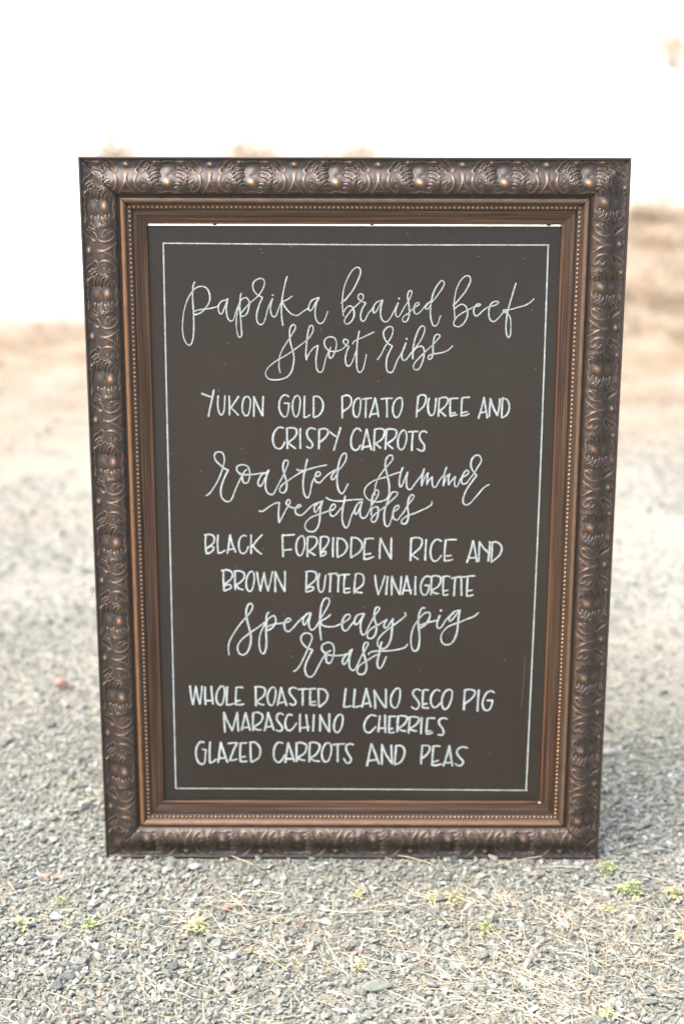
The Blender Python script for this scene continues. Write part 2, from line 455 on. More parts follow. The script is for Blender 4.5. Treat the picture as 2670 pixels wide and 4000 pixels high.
# relief of the carved band: one mirrored half of the acanthus repeat, u = along (0..512), v = across (70 outer .. 540 inner)
def seg_d(U, Vv, pts):
    d = np.full(U.shape, 1e9); par = np.zeros(U.shape); n = len(pts) - 1
    for i in range(n):
        (x0, y0), (x1, y1) = pts[i], pts[i + 1]; dx, dy = x1 - x0, y1 - y0; L2 = dx * dx + dy * dy + 1e-9
        t = np.clip(((U - x0) * dx + (Vv - y0) * dy) / L2, 0, 1)
        q = np.hypot(U - x0 - t * dx, Vv - y0 - t * dy); m = q < d
        d = np.where(m, q, d); par = np.where(m, (i + t) / n, par)
    return d, par
def crm(pts, k=5):
    p = [pts[0]] + list(pts) + [pts[-1]]; out = []
    for i in range(1, len(p) - 2):
        a, b, c, d = [np.array(q, float) for q in p[i - 1:i + 3]]
        for j in range(k):
            t = j / k; out.append(tuple(.5 * ((2 * b) + (c - a) * t + (2 * a - 5 * b + 4 * c - d) * t * t + (3 * b - a - 3 * c + d) * t ** 3)))
    out.append(tuple(map(float, pts[-1]))); return out
NU, NV = 260, 240
UU, VV = np.meshgrid(np.linspace(0, 512, NU), np.linspace(60, 545, NV))
Hh = np.zeros(UU.shape); Wr = np.zeros(UU.shape); Tn = np.zeros(UU.shape)
def blob(cu, cv, ru, rv, a, w=0.0, p=1.0):
    global Hh, Wr
    q = ((UU - cu) / ru) ** 2 + ((VV - cv) / rv) ** 2; g = np.exp(-q ** p); Hh += a * g; Wr = np.maximum(Wr, w * np.exp(-q * 1.6))
def ridge(pts, a, w, wear=.7, smooth=True):
    global Hh, Wr
    pts = crm(pts) if smooth else pts
    d, t = seg_d(UU, VV, pts); fade = np.clip(np.minimum(t, 1 - t) * 6 + .35, 0, 1)
    g = np.exp(-(d / w) ** 2); Hh += a * g * fade; Wr = np.maximum(Wr, wear * np.exp(-(d / (w * .75)) ** 2) * fade)
def finger(u0, v0, u1, v1, w=11, a=1.2, c=12):
    mu, mv = (u0 + u1) / 2, (v0 + v1) / 2; L_ = math.hypot(u1 - u0, v1 - v0); nx_, ny_ = -(v1 - v0) / L_, (u1 - u0) / L_
    pts = crm([(u0, v0), (mu + nx_ * c, mv + ny_ * c), (u1, v1)])
    global Hh, Wr
    d, t = seg_d(UU, VV, pts); w = w * (.75 + .45 * np.sin(np.pi * np.clip(t, .05, .95)))
    Hh += a * (1.15 * np.exp(-((d - w * .85) / 4.4) ** 2) + .15 * np.exp(-(d / w) ** 2) - .75 * np.exp(-((d - w * 1.8) / 6.5) ** 2))
    Wr = np.maximum(Wr, .62 * np.exp(-((d - w * .85) / 4.0) ** 2) * (1 - .6 * t))
# cartouche: hollow with two bosses
def inside(cu, cv, ru, rv, p=4): return 1 / (1 + (((np.abs(UU - cu) / ru) ** p + (np.abs(VV - cv) / rv) ** p)) ** 3)
Hh += -1.9 * inside(0, 300, 118, 190)
blob(190, 300, 62, 150, 1.1); blob(440, 300, 60, 60, .9); blob(235, 470, 40, 40, -1.2); blob(425, 395, 26, 60, -.9)
blob(0, 375, 46, 54, 3.6, .95); blob(0, 215, 60, 48, 2.0, .25); blob(0, 285, 26, 18, -1.0)
ridge([(0, 484), (30, 486), (70, 500), (110, 496), (132, 468)], 1.7, 8)
ridge([(0, 106), (30, 98), (60, 112), (100, 104), (125, 92), (150, 110), (185, 112)], 1.5, 9, .35)
blob(165, 104, 24, 17, 1.9, .9)
for q in ((86, 440, 150, 474), (96, 386, 170, 446), (124, 330, 188, 398), (104, 278, 196, 322), (124, 232, 226, 296), (112, 186, 236, 236), (100, 112, 210, 178)):
    finger(*q, w=random.uniform(10, 14), a=random.uniform(1.3, 1.9), c=random.uniform(-20, -8))
finger(196, 300, 238, 345, 9, .8, 8); finger(205, 335, 215, 395, 8, .7, 6); finger(230, 150, 262, 220, 10, .9, -8)
ridge([(112, 505), (150, 500), (182, 455), (205, 400), (215, 340), (238, 290), (262, 245)], .9, 16, .05)
# hanging drop with a rim
Hh += -1.6 * inside(345, 188, 44, 48, 2)
ridge([(268, 78), (326, 108), (358, 160), (393, 203), (386, 234), (346, 246), (312, 226), (292, 198), (262, 190)], 1.5, 8)
blob(300, 130, 30, 40, -1.1); finger(262, 120, 300, 172, 9, 1.0, 6)
# scroll under the drop
ridge([(378, 262), (400, 335), (395, 400), (372, 450), (332, 486), (292, 490), (274, 466), (298, 430), (322, 418)], 1.5, 8)
finger(312, 342, 262, 398, 10, 1.4, 10); finger(300, 402, 252, 436, 8, 1.0, 8)
blob(330, 440, 34, 30, -.9)
blob(345, 340, 60, 55, 1.0)
# crossing ribs and the little shell between them
ridge([(500, 232), (506, 330), (490, 398), (452, 460), (408, 520)], 1.5, 8)
ridge([(512, 330), (508, 300)], .8, 8)
blob(512, 140, 34, 28, 3.4, .95); blob(455, 105, 40, 22, -1.0)
ridge([(460, 492), (490, 486), (512, 490)], 1.6, 9, .4)
blob(512, 440, 30, 46, -1.0)
Tn += np.exp(-((VV - 395) / 75) ** 2) * (.25 + .55 * np.clip((UU - 230) / 200, 0, 1))
Tn += .5 * np.exp(-((VV - 500) / 30) ** 2)
edge = np.clip((VV - 66) / 16, 0, 1) * np.clip((545 - VV) / 22, 0, 1)
Hh *= edge * .95e-3; Wr = np.where(Wr > .8, Wr, Wr * .85)
def relief(a, d, phase, P):      # a = distance along, d = distance from outer edge (m)
    uu = np.abs(((a - phase + P / 2) % P) - P / 2) / P * 1024
    vv = 70 + (d * 1000 - 3.6) / .1185
    fu = np.clip(uu / 512 * (NU - 1), 0, NU - 1.001); fv = np.clip((vv - 60) / 485 * (NV - 1), 0, NV - 1.001)
    ok = (vv > 62) & (vv < 543); i = fu.astype(int); j = fv.astype(int); x = fu - i; y = fv - j
    g = lambda T: ((T[j, i] * (1 - x) + T[j, i + 1] * x) * (1 - y) + (T[j + 1, i] * (1 - x) + T[j + 1, i + 1] * x) * y) * ok
    return g(Hh), g(Wr), g(Tn)
PROF = np.array([(0, -30), (0, -1.2), (.5, -.3), (1.2, 0), (3.0, 0), (3.6, -.5), (4.2, -2.0), (7, -3.4), (12, -4.2), (17, -3.6), (22, -1.4), (27, 2.2), (32, 6.0),
                 (37, 8.8), (41, 9.8), (45, 9.6), (49, 8.0), (53, 4.8), (56, 1.6), (58.6, -1.4), (59.3, -2.4), (60.3, -2.5), (61, -1.9), (62, .0), (64, 1.6), (66.5, 2.0), (69, 1.0),
                 (71, -1.2), (72.2, -3.2), (72.6, -4.4), (73.2, -4.8), (80.0, -5.2), (80.6, -5.6), (81, -9)])
def prof_rows():
    out = []
    for i in range(len(PROF) - 1):
        a, b = PROF[i], PROF[i + 1]
        step = .85 if 4 <= a[0] < 58.7 else 30
        k = max(1, int(math.ceil((b[0] - a[0]) / step)))
        for j in range(k): out.append(a + (b - a) * j / k)
    out.append(PROF[-1]); out = np.array(out)
    z = out[:, 1].copy()
    for _ in range(3):
        for i in range(2, len(z) - 2):
            if 5 < out[i, 0] < 57: z[i] = (out[i - 1, 1] + 2 * out[i, 1] + out[i + 1, 1]) / 4
        out[:, 1] = z
    return out / 1000
ROWS = prof_rows()
SLIPROWS = np.array([(81.05, -7.5), (81.6, -7.2), (84, -7.0), (88, -8.0), (92, -9.6), (96, -10.6), (99.5, -11.0), (101.6, -11.2), (102.6, -11.8), (103, -12.8), (103, -16.2)]) / 1000
def rail_grid(side, rows, step, phase=None, P=None, bottom_at=None):
    L_ = W if side in 'tb' else H; n = int(L_ / step)
    f = np.linspace(0, 1, n + 1)[None, :]; d = rows[:, :1]; z = np.repeat(rows[:, 1:], n + 1, 1)
    a = d + (L_ - 2 * d) * f; A = a - L_ / 2; D = np.repeat(d, n + 1, 1)
    wear = np.zeros(A.shape); tint = np.zeros(A.shape)
    if phase is not None:
        h, wr, tn = relief(A, D, phase, P); z = z + h; wear = wr; tint = tn
        mm = D * 1000
        wear = np.maximum(wear, .95 * np.exp(-((mm - 66.3) / 3.0) ** 4) * {'l': .95, 'r': .6, 't': .55, 'b': .9}[side]); wear = np.maximum(wear, .18 * (mm > 72) * (mm < 80))  # torus copper wear, cut on the right rail to paint its dimmer light
        tint = np.where(mm < 3.4, .12, tint); wear = np.where((mm < 1.0) & (mm > .2), .30, wear)
    else:
        wear = np.exp(-((D * 1000 - 101.8) / .9) ** 2) + 0 * wear
    z[:, 0] -= .0011; z[:, -1] -= .0011; wear[:, :2] *= .2; wear[:, -2:] *= .2
    if side == 't': C = loc(A, H / 2 - D, z)
    elif side == 'b': C = loc(A, -H / 2 + D, z)
    elif side == 'l': C = loc(-W / 2 + D, A, z)
    else: C = loc(W / 2 - D, A, z)
    m, k = A.shape; idx = np.arange(m * k).reshape(m, k)
    F = np.stack([idx[:-1, :-1], idx[:-1, 1:], idx[1:, 1:], idx[1:, :-1]], -1).reshape(-1, 4)
    if side in 'tr': F = F[:, ::-1]
    if side == 't': F = F
    me = np_mesh('rail', C.reshape(-1, 3), F)
    uvl = me.uv_layers.new(name='UVMap'); off = {'t': 0, 'r': 3.3, 'b': 7.1, 'l': 11.7}[side]
    uv = np.stack([A.ravel() + off, D.ravel() + off], 1)[F.ravel()]
    uvl.data.foreach_set('uv', uv.astype(np.float32).ravel())
    fattr(me, 'wear', wear); fattr(me, 'tint', tint)
    bm = bmesh.new(); bm.from_mesh(me)
    return me
def fix_normals(me):
    # every rail faces the viewer (-y): flip the sheet when it does not
    nv = np.zeros(len(me.polygons) * 3); me.polygons.foreach_get('normal', nv)
    if nv.reshape(-1, 3)[:, 1].mean() > 0: me.flip_normals()
bead_me = None
for side, name, phase, P in (('t', 'top_rail', -.028, .1311), ('b', 'bottom_rail', -.2248, .1306), ('l', 'left_rail', .1109 + .136, .1357), ('r', 'right_rail', .1342, .1311)):
    me = rail_grid(side, ROWS, .00105, phase, P); fix_normals(me)
    rail = link('frame_rail', me, FRAME, sign)
    me = rail_grid(side, SLIPROWS, .02); fix_normals(me)
    sl = link('inner_slip', me, SLIP, rail)
    # back and rabbet of the rail: closes the moulding behind
    L_ = W if side in 'tb' else H
    q = np.array([(0, -.030), (.103, -.030), (.103, -.0162), (.0811, -.0162), (.0811, -.009)])
    V, F = [], []
    for e in (0, 1):
        for d, z in q:
            a = d - L_ / 2 if e == 0 else L_ / 2 - d
            V.append({'t': (a, H / 2 - d), 'b': (a, -H / 2 + d), 'l': (-W / 2 + d, a), 'r': (W / 2 - d, a)}[side] + (z,))
    V = loc(np.array([v[0] for v in V]), np.array([v[1] for v in V]), np.array([v[2] for v in V]))
    F = [(i, i + 1, i + 6, i + 5) for i in range(4)]
    bb = link('rail_back', mesh('rail_back', V, F), SLIP, rail)
    # bead moulding
    dd = .0768; Ls = L_ - 2 * dd; nb = int(round(Ls / .00725)); V, F = [], []
    for i in range(nb + (1 if side in 'tb' else -1) + 0):
        j = i if side in 'tb' else i + 1
        a = -Ls / 2 + Ls * j / nb
        Xb, Yb = {'t': (a, H / 2 - dd), 'b': (a, -H / 2 + dd), 'l': (-W / 2 + dd, a), 'r': (W / 2 - dd, a)}[side]
        r = .00215; k0 = len(V)
        V.append((Xb, Yb, -.0048 + r * 1.25))
        for lat in (35, 65, 90):
            for lo in range(8):
                t = math.radians(lat); p_ = lo * math.pi / 4
                V.append((Xb + r * math.sin(t) * math.cos(p_), Yb + r * math.sin(t) * math.sin(p_), -.0048 + r * 1.25 * math.cos(t)))
        for lo in range(8):
            F.append((k0, k0 + 1 + lo, k0 + 1 + (lo + 1) % 8))
            for q_ in (0, 1): b_ = k0 + 1 + q_ * 8; F.append((b_ + lo, b_ + 8 + lo, b_ + 8 + (lo + 1) % 8, b_ + (lo + 1) % 8))
    V = np.array(V); V = loc(V[:, 0], V[:, 1], V[:, 2])
    bd = link('bead_strip', mesh('bead_strip', V, F, True), BEAD, rail); bd['kind'] = 'stuff'

def boxmesh(name, x0, x1, y0, y1, z0, z1, bev=0.0):
    bm = bmesh.new(); bmesh.ops.create_cube(bm, size=1)
    for v in bm.verts: v.co = Vector(((x0 + x1) / 2 + v.co.x * (x1 - x0), (y0 + y1) / 2 + v.co.y * (y1 - y0), (z0 + z1) / 2 + v.co.z * (z1 - z0)))
    if bev: bmesh.ops.bevel(bm, geom=bm.edges[:], offset=bev, segments=2, affect='EDGES', profile=.5)
    me = bpy.data.meshes.new(name); bm.to_mesh(me); bm.free(); return me
ZB = -.0165
panel = link('chalkboard_panel', boxmesh('chalkboard_panel', -.334, .334, -ZB, -ZB + .0035, H / 2 - .4995, H / 2 + .4900, .0004), BOARD, sign)
METAL = NT('dark_steel'); METAL.set(Base_Color=(.04, .03, .025), Roughness=.5, Metallic=.6); METAL = METAL.m
for px_ in (-.2205, .0275, .307):      # brads that stick out of the rabbet into the gap above the board
    link('brad', boxmesh('brad', px_ - .003, px_ + .003, .0140, .0165, H / 2 + .4908, H / 2 + .4932, .0003), METAL, sign)
CHIP = NT('bare_gesso'); CHIP.set(Base_Color=(.72, .66, .56), Roughness=.8); CHIP = CHIP.m
chip = link('paint_chip', hull_mesh('paint_chip', 5, 12, .35, .0035), CHIP, sign); chip.location = (.3255, .0105, H / 2 - .4945)
tag(chip, label='small white chip of bare plaster at the lower right inner corner')
# wooden prop behind the sign that keeps it leaning
PW = NT('raw_pine'); PW.set(Base_Color=PW.ramp(PW.noise(PW.scale(PW.coord(), (60, 60, 2)), 1.0, 4), [(.3, (.30, .20, .11)), (.7, (.46, .33, .2))]), Roughness=.7); PW = PW.m
bm = bmesh.new(); bmesh.ops.create_cube(bm, size=1)
for v in bm.verts: v.co = Vector((v.co.x * .045, v.co.y * .018, v.co.z * .80))
me = bpy.data.meshes.new('prop_leg'); bm.to_mesh(me); bm.free()
pr = link('prop_leg', me, PW, sign); pr.location = (0, .165, .40); pr.rotation_euler = (math.radians(18) + .0, 0, 0)

# ---- chalk lettering: pen strokes in 0.1 mm on the board (from its centre)
WORDS=[
 ('chalk_border',2.2,["-3034 4625 26 4608 3079 4610","3072 4594 3076 2387 3069 -191 3024 -4733","-3030 4633 -3042 2375 -3051 -203 -3066 -4711","-3053 -4711 -22 -4720 3047 -4738"]),
 ('paprika',2.15,["-2543 4015 -2559 3995 -2573 3940 -2583 3847 -2584 3738 -2578 3613 -2575 3488 -2575 3331 -2581 3205 -2598 3095 -2625 3024 -2655 3006 -2691 3024 -2725 3079 -2748 3158 -2758 3268 -2752 3378 -2740 3488 -2717 3597 -2683 3699 -2642 3785 -2593 3859 -2537 3917 -2474 3944 -2411 3945 -2365 3925 -2330 3879 -2311 3816 -2310 3739 -2331 3676 -2366 3622 -2419 3559 -2483 3517 -2562 3494","-2566 3546 -2521 3566 -2442 3582 -2348 3592 -2269 3606 -2182 3630","-2020 3750 -2063 3727 -2110 3720 -2150 3684 -2174 3638 -2175 3575 -2157 3523 -2134 3508 -2110 3528 -2081 3599 -2051 3677 -2020 3742","-2020 3750 -2042 3646 -2047 3552 -2033 3458 -2005 3408 -1977 3395 -1945 3408 -1918 3466 -1893 3552 -1852 3646 -1828 3708 -1780 3755 -1733 3771 -1701 3748 -1679 3693 -1684 3631 -1704 3553 -1736 3498 -1776 3474 -1812 3485","-1802 3841 -1818 3802 -1824 3724 -1832 3615 -1823 3490 -1817 3364 -1809 3238 -1807 3175 -1836 3133 -1863 3152 -1882 3223 -1893 3333 -1887 3443 -1869 3552 -1836 3669","-1805 3529 -1751 3599 -1671 3681 -1592 3748 -1512 3826 -1464 3904 -1435 3974 -1435 4036 -1463 4070 -1509 4074 -1564 4051 -1607 4012 -1620 3950 -1603 3880 -1559 3826 -1505 3792 -1466 3772","-1466 3772 -1506 3694 -1534 3615 -1560 3522 -1564 3428 -1544 3365 -1502 3340 -1462 3357 -1430 3420 -1406 3506 -1381 3600 -1349 3678 -1306 3756","-1306 3756 -1329 3678 -1342 3616 -1338 3553 -1319 3491 -1288 3464 -1257 3478 -1233 3530 -1208 3600 -1176 3679 -1145 3718","-1304 3811","-1071 4106 -1095 4036 -1116 3943 -1136 3850 -1152 3757 -1164 3647 -1166 3538 -1158 3428 -1144 3329","-995 3794 -1058 3749 -1145 3707","-1145 3691 -1114 3632 -1059 3562 -1005 3512 -942 3488 -887 3499 -824 3547 -745 3598","-564 3770 -627 3755 -682 3726 -713 3672 -732 3609 -721 3570 -698 3566 -666 3602 -635 3664 -603 3719 -564 3770","-564 3770 -603 3688 -622 3602 -627 3508 -611 3429 -580 3375 -541 3359 -501 3378 -462 3445 -423 3552"]),
 ('braised',2.2,["-171 3482 -182 3544 -189 3690 -181 3836 -152 3970 -100 4094 -38 4197 25 4249 77 4245 102 4187 77 4095 26 3981 -26 3888 -88 3805 -141 3742 -209 3686","-161 3549 -140 3597 -88 3638 -35 3628 -4 3566 -3 3482 -35 3409 -76 3367 -118 3350 -154 3377 -150 3430 -108 3492 -35 3586 48 3660 121 3732 146 3784 131 3826 95 3836 64 3805 69 3757 111 3722 188 3687","188 3687 147 3628 112 3545 102 3461 119 3409 148 3397 182 3430 227 3524 290 3598 320 3660","456 3733 383 3712 331 3671 306 3598 307 3541 332 3535 373 3587 415 3671 456 3733","456 3733 430 3629 422 3525 438 3441 480 3393 526 3393 574 3442 615 3515 656 3598 703 3692","703 3692 673 3609 663 3525 683 3477 721 3477 762 3546 813 3640 875 3734 911 3817 919 3869 893 3890 863 3859 853 3796 864 3713 880 3630 884 3526 868 3442 833 3392 791 3394 774 3432 804 3484 867 3526 939 3599 1002 3641 1043 3672 1032 3697 997 3693 964 3641 956 3578 972 3526 1014 3516 1066 3557 1127 3631 1168 3683 1220 3714","1220 3714 1169 3672 1144 3631 1145 3599 1174 3595 1211 3641 1235 3693 1293 3766 1364 3860 1415 3943 1435 3994 1424 4036 1388 4046 1341 3994 1300 3932 1260 3839 1235 3724 1222 3610 1224 3485 1247 3380 1275 3328 1311 3328 1348 3370 1366 3433 1386 3489","717 3761"]),
 ('beef',2.2,["1613 3454 1607 3548 1598 3652 1606 3777 1635 3922 1695 4046 1756 4109 1808 4125 1846 4098 1851 4036 1822 3964 1772 3871 1690 3767 1639 3704 1582 3648","1620 3611 1672 3652 1724 3673 1777 3649 1809 3590 1818 3496 1782 3402 1731 3339 1668 3312 1605 3339 1604 3402 1665 3486 1758 3548 1862 3601 1934 3636 1986 3643 2023 3664 2002 3678 1960 3670 1934 3632 1915 3570 1927 3511 1959 3486 2000 3507 2061 3570 2133 3622 2206 3643 2269 3664 2310 3695 2303 3716 2246 3716 2195 3685 2165 3612 2157 3528 2174 3445 2213 3401 2265 3407 2326 3466 2387 3539 2460 3571","2579 4007 2554 3924 2522 3800 2488 3675 2460 3550 2443 3425 2441 3278 2456 3183 2487 3141 2513 3183 2517 3278 2513 3404 2483 3498 2386 3575 2512 3592 2615 3623 2730 3655 2812 3701 2873 3759"]),
 ('short',2.3,["-1191 2561 -1211 2644 -1210 2758 -1189 2861 -1136 2974 -1074 3067 -1022 3149 -970 3231 -943 3293 -956 3337 -990 3337 -1025 3292 -1038 3210 -1033 3108 -1013 3005 -983 2902 -969 2799 -984 2675 -1016 2572 -1078 2499 -1161 2461 -1275 2446 -1378 2463 -1429 2529 -1407 2623 -1324 2706 -1220 2778 -1107 2840 -983 2923 -859 3016 -756 3098 -683 3191 -657 3262 -669 3324 -704 3324 -735 3252 -755 3129 -766 3006 -777 2882 -767 2775","-767 2775 -726 2872 -664 2955 -612 2996 -581 3006","-581 3006 -598 2903 -612 2800 -613 2697 -592 2603 -551 2572 -506 2597 -479 2697 -448 2821 -376 2976","-406 2904 -402 2831 -376 2801 -334 2842 -299 2935 -283 3027 -300 3109 -355 3144 -427 3136 -478 3078 -468 2996 -417 2934 -345 2910 -262 2918 -180 2956 -119 3017 -94 3069 -115 3100 -156 3104 -174 3073 -150 3028 -82 2993","-82 2993 -118 2904 -139 2801 -128 2708 -91 2673 -46 2708 -5 2801 36 2925","82 3237 62 3131 46 2966 41 2801 47 2657 73 2584 114 2578 155 2646 177 2740 201 2859","-22 3034 0 3073 66 3110 148 3141 230 3182 316 3223"]),
 ('ribs',2.3,["381 2781 438 2864 498 2988 559 3080 609 3173 625 3255 608 3306 557 3312 506 3275 472 3214 487 3132 539 3050 617 2998","617 2998 571 2906 531 2802 522 2699 533 2606 574 2571 626 2585 666 2679 706 2782 767 2885 837 3050","837 3050 797 2947 773 2865 778 2793 814 2766 861 2803 921 2886 992 2979 1072 3092 1122 3205 1135 3297 1094 3323 1049 3286 999 3174 970 3071 951 2948 949 2793","846 3116","952 2906 1002 2968 1064 2999 1115 2979 1133 2907 1122 2804 1089 2700 1049 2628 987 2617 959 2658 985 2731 1066 2824 1157 2917 1259 3010 1349 3113 1383 3164 1348 3191 1301 3164 1278 3082 1274 2969 1272 2866 1252 2804 1211 2787 1200 2835 1261 2866 1343 2882 1425 2897 1507 2928 1588 3000"]),
 ('YUKON',2.9,["-2471 2220 -2396 2191 -2313 2161","-2274 2276 -2305 2132 -2341 1980 -2369 1847","-2204 2180 -2214 2065 -2208 1963 -2184 1892 -2154 1870 -2125 1904 -2106 1997 -2095 2180","-2025 2175 -2022 2031 -2026 1870","-1872 2174 -1946 2065 -2015 1963","-1981 1972 -1882 1867","-1743 2170 -1786 2142 -1812 2049 -1814 1947 -1789 1879 -1751 1857 -1714 1888 -1687 1998 -1681 2100 -1702 2159 -1743 2170","-1623 2171 -1625 2015 -1630 1849","-1623 2167 -1561 2015 -1487 1857","-1472 2173 -1481 2015 -1484 1857"]),
 ('GOLD',2.9,["-1060 2172 -1099 2199 -1140 2194 -1188 2143 -1212 2067 -1213 1973 -1185 1889 -1143 1843 -1101 1846 -1072 1914 -1053 2059","-1128 2067 -1053 2059","-898 2182 -940 2182 -982 2118 -999 2025 -991 1931 -967 1858 -933 1842 -899 1898 -877 2017 -873 2118 -898 2182","-801 2177 -806 2017 -810 1833","-810 1833 -773 1833 -715 1873","-655 2174 -655 2017 -656 1839","-655 2174 -580 2174 -521 2119 -499 2026 -521 1932 -572 1864 -647 1830"]),
 ('POTATO',3,["-191 2177 -187 1996 -187 1824","-197 2172 -112 2197 -55 2168 -40 2092 -74 2006 -177 1929","105 2130 68 2149 21 2111 -7 2025 -7 1910 22 1847 69 1844 97 1920 110 2035 105 2130","143 2136 209 2144 285 2150","200 2140 195 1997 192 1834","345 2150 314 2016 258 1838","345 2150 380 1997 404 1848","286 1882 400 1902","445 2137 530 2146 624 2150","534 2143 541 1998 542 1841","785 2122 766 2156 719 2151 663 2093 635 1998 642 1902 675 1841 722 1841 769 1931 790 2036 785 2122"]),
 ('PUREE',3,["1049 2180 1032 2018 1022 1842","1043 2174 1096 2205 1162 2190 1172 2123 1136 2018 1034 1926","1225 2148 1207 2056 1213 1942 1242 1878 1280 1871 1317 1932 1338 2148","1389 2142 1382 1999 1381 1856","1383 2142 1455 2167 1521 2152 1528 2095 1486 2019 1384 1927","1393 1952 1498 1856","1569 2133 1568 2000 1574 1856","1574 1856 1678 1879","1559 2137 1616 2149 1691 2153","1573 1900 1649 1914","1761 2158 1754 2019 1754 1862","1754 1862 1820 1870 1876 1895","1761 2158 1813 2166 1879 2168","1759 1908 1847 1933"]),
 ('AND',3,["2116 2163 2082 2001 2035 1824","2116 2163 2149 1982 2177 1829","2056 1911 2150 1928","2220 2148 2214 2001 2209 1852","2220 2144 2271 2001 2341 1867","2377 2139 2366 2001 2341 1867","2418 2158 2413 2001 2412 1833","2418 2158 2494 2126 2531 2040 2524 1944 2483 1868 2418 1833"]),
 ('CRISPY',3.2,["-1148 1655 -1212 1667 -1271 1624 -1314 1539 -1323 1436 -1290 1342 -1231 1308 -1172 1333 -1129 1419","-1091 1650 -1090 1488 -1084 1316","-1094 1645 -1027 1659 -951 1642 -929 1582 -969 1497 -1087 1402","-1079 1411 -953 1313","-872 1642 -876 1488 -873 1317","-628 1634 -690 1656 -749 1625 -766 1557 -733 1472 -682 1412 -677 1352 -716 1321 -767 1343","-564 1629 -567 1472 -569 1309","-567 1626 -496 1646 -429 1626 -421 1566 -471 1489 -573 1403","-387 1592 -328 1541 -269 1507","-214 1661 -261 1507 -324 1287"]),
 ('CARROTS',3.2,["121 1607 79 1648 23 1632 -25 1545 -43 1449 -33 1343 15 1290 72 1304 113 1372","212 1636 175 1478 138 1298","212 1636 251 1459 291 1299","161 1339 281 1357","345 1633 337 1459 334 1285","341 1633 421 1648 497 1624 498 1546 460 1469 347 1392","356 1401 443 1324","539 1629 527 1469 519 1305","535 1633 611 1643 693 1618 697 1547 651 1470 528 1388","537 1402 643 1315","839 1615 791 1609 745 1537 723 1441 732 1344 767 1300 814 1315 851 1402 868 1518 839 1615","896 1595 972 1599 1048 1603","968 1596 959 1461 953 1286","1196 1586 1152 1609 1095 1586 1077 1519 1107 1441 1156 1374 1153 1296 1110 1277 1042 1310"]),
 ('roasted',2.8,["-2432 517 -2372 560 -2303 655 -2243 757 -2191 869 -2147 996 -2123 1099 -2127 1183 -2159 1243 -2217 1254 -2267 1234 -2285 1175 -2261 1107 -2196 1039 -2114 971 -2061 949","-2061 949 -2107 860 -2151 758 -2183 655 -2191 552 -2164 466 -2107 420 -2048 423 -2005 475 -1961 587 -1909 707 -1849 827 -1806 912 -1755 960","-1823 895 -1832 827 -1817 750 -1775 729 -1733 758 -1707 861 -1714 955 -1746 1014 -1813 1040 -1880 1031 -1922 997 -1914 937 -1865 886 -1782 873 -1682 875 -1581 887 -1464 904","-1394 947 -1439 904 -1506 878 -1549 810 -1575 733 -1550 682 -1520 687 -1482 759 -1440 853 -1394 947","-1394 947 -1431 862 -1449 759 -1450 656 -1426 579 -1376 541 -1326 545 -1283 614 -1224 734 -1164 845 -1113 964 -1079 1050 -1076 1101 -1104 1118 -1137 1101 -1158 1032 -1155 947 -1131 862 -1106 760 -1102 657 -1133 580 -1183 568 -1216 597 -1207 657 -1148 725 -1064 785 -964 854 -863 914 -780 945","-762 1132 -779 1050 -805 931 -827 794 -831 675 -815 555 -781 494 -748 486 -723 538 -706 623 -680 743 -630 846 -588 846 -546 877 -555 914 -596 923 -621 880 -638 820 -622 761 -580 740 -538 752 -480 821 -396 898 -313 946 -254 975","-930 965 -897 944 -813 945 -713 974 -629 999 -538 1020 -449 1037","-296 941 -346 881 -366 821 -346 790 -312 813 -279 881 -246 949 -196 1009 -146 1085 -118 1170 -125 1230 -155 1238 -196 1196 -229 1119 -251 1017 -266 898 -271 761 -254 641 -220 573 -187 559 -145 607 -92 719"]),
 ('summer',2.7,["361 530 351 568 357 659 379 750 423 842 489 940 562 1031 620 1099 645 1152 634 1197 604 1204 560 1182 528 1114 520 1023 540 933 564 827 587 721 592 614 581 523 545 462 478 431 397 415 300 431 225 476 183 552 187 629 238 705 320 766 416 804 519 834 593 860 681 895 785 925","811 997 785 933 764 842 754 751 765 683 788 675 814 721 845 812 889 918","889 918 875 827 873 736 884 660 922 627 959 645 1010 721 1082 820 1126 888 1162 976","1162 976 1141 888 1127 797 1124 691","1124 691 1150 767 1186 858 1229 911","1229 911 1216 828 1210 714","1210 714 1246 790 1297 840","1297 840 1294 767 1307 692 1337 666 1366 684 1409 768 1460 844 1496 889 1531 1003","1531 1003 1503 919 1490 813 1482 692","1482 692 1506 768 1541 859 1585 894","1585 894 1564 813 1571 710","1571 710 1631 798 1675 847","1675 847 1665 768 1671 692 1701 677 1729 715 1757 799 1800 859","1801 844 1852 867 1896 913 1883 950 1843 943 1800 875 1780 799 1788 738 1826 723 1870 746 1927 829 1985 905 2041 1004 2095 1102 2089 1162 2059 1204 2014 1207 1956 1162 1929 1086 1935 1003 1977 928 2027 867","2027 867 1958 769 1886 662 1837 556 1812 456 1826 388 1875 368 1937 403 2009 487 2082 579 2154 663 2238 716"]),
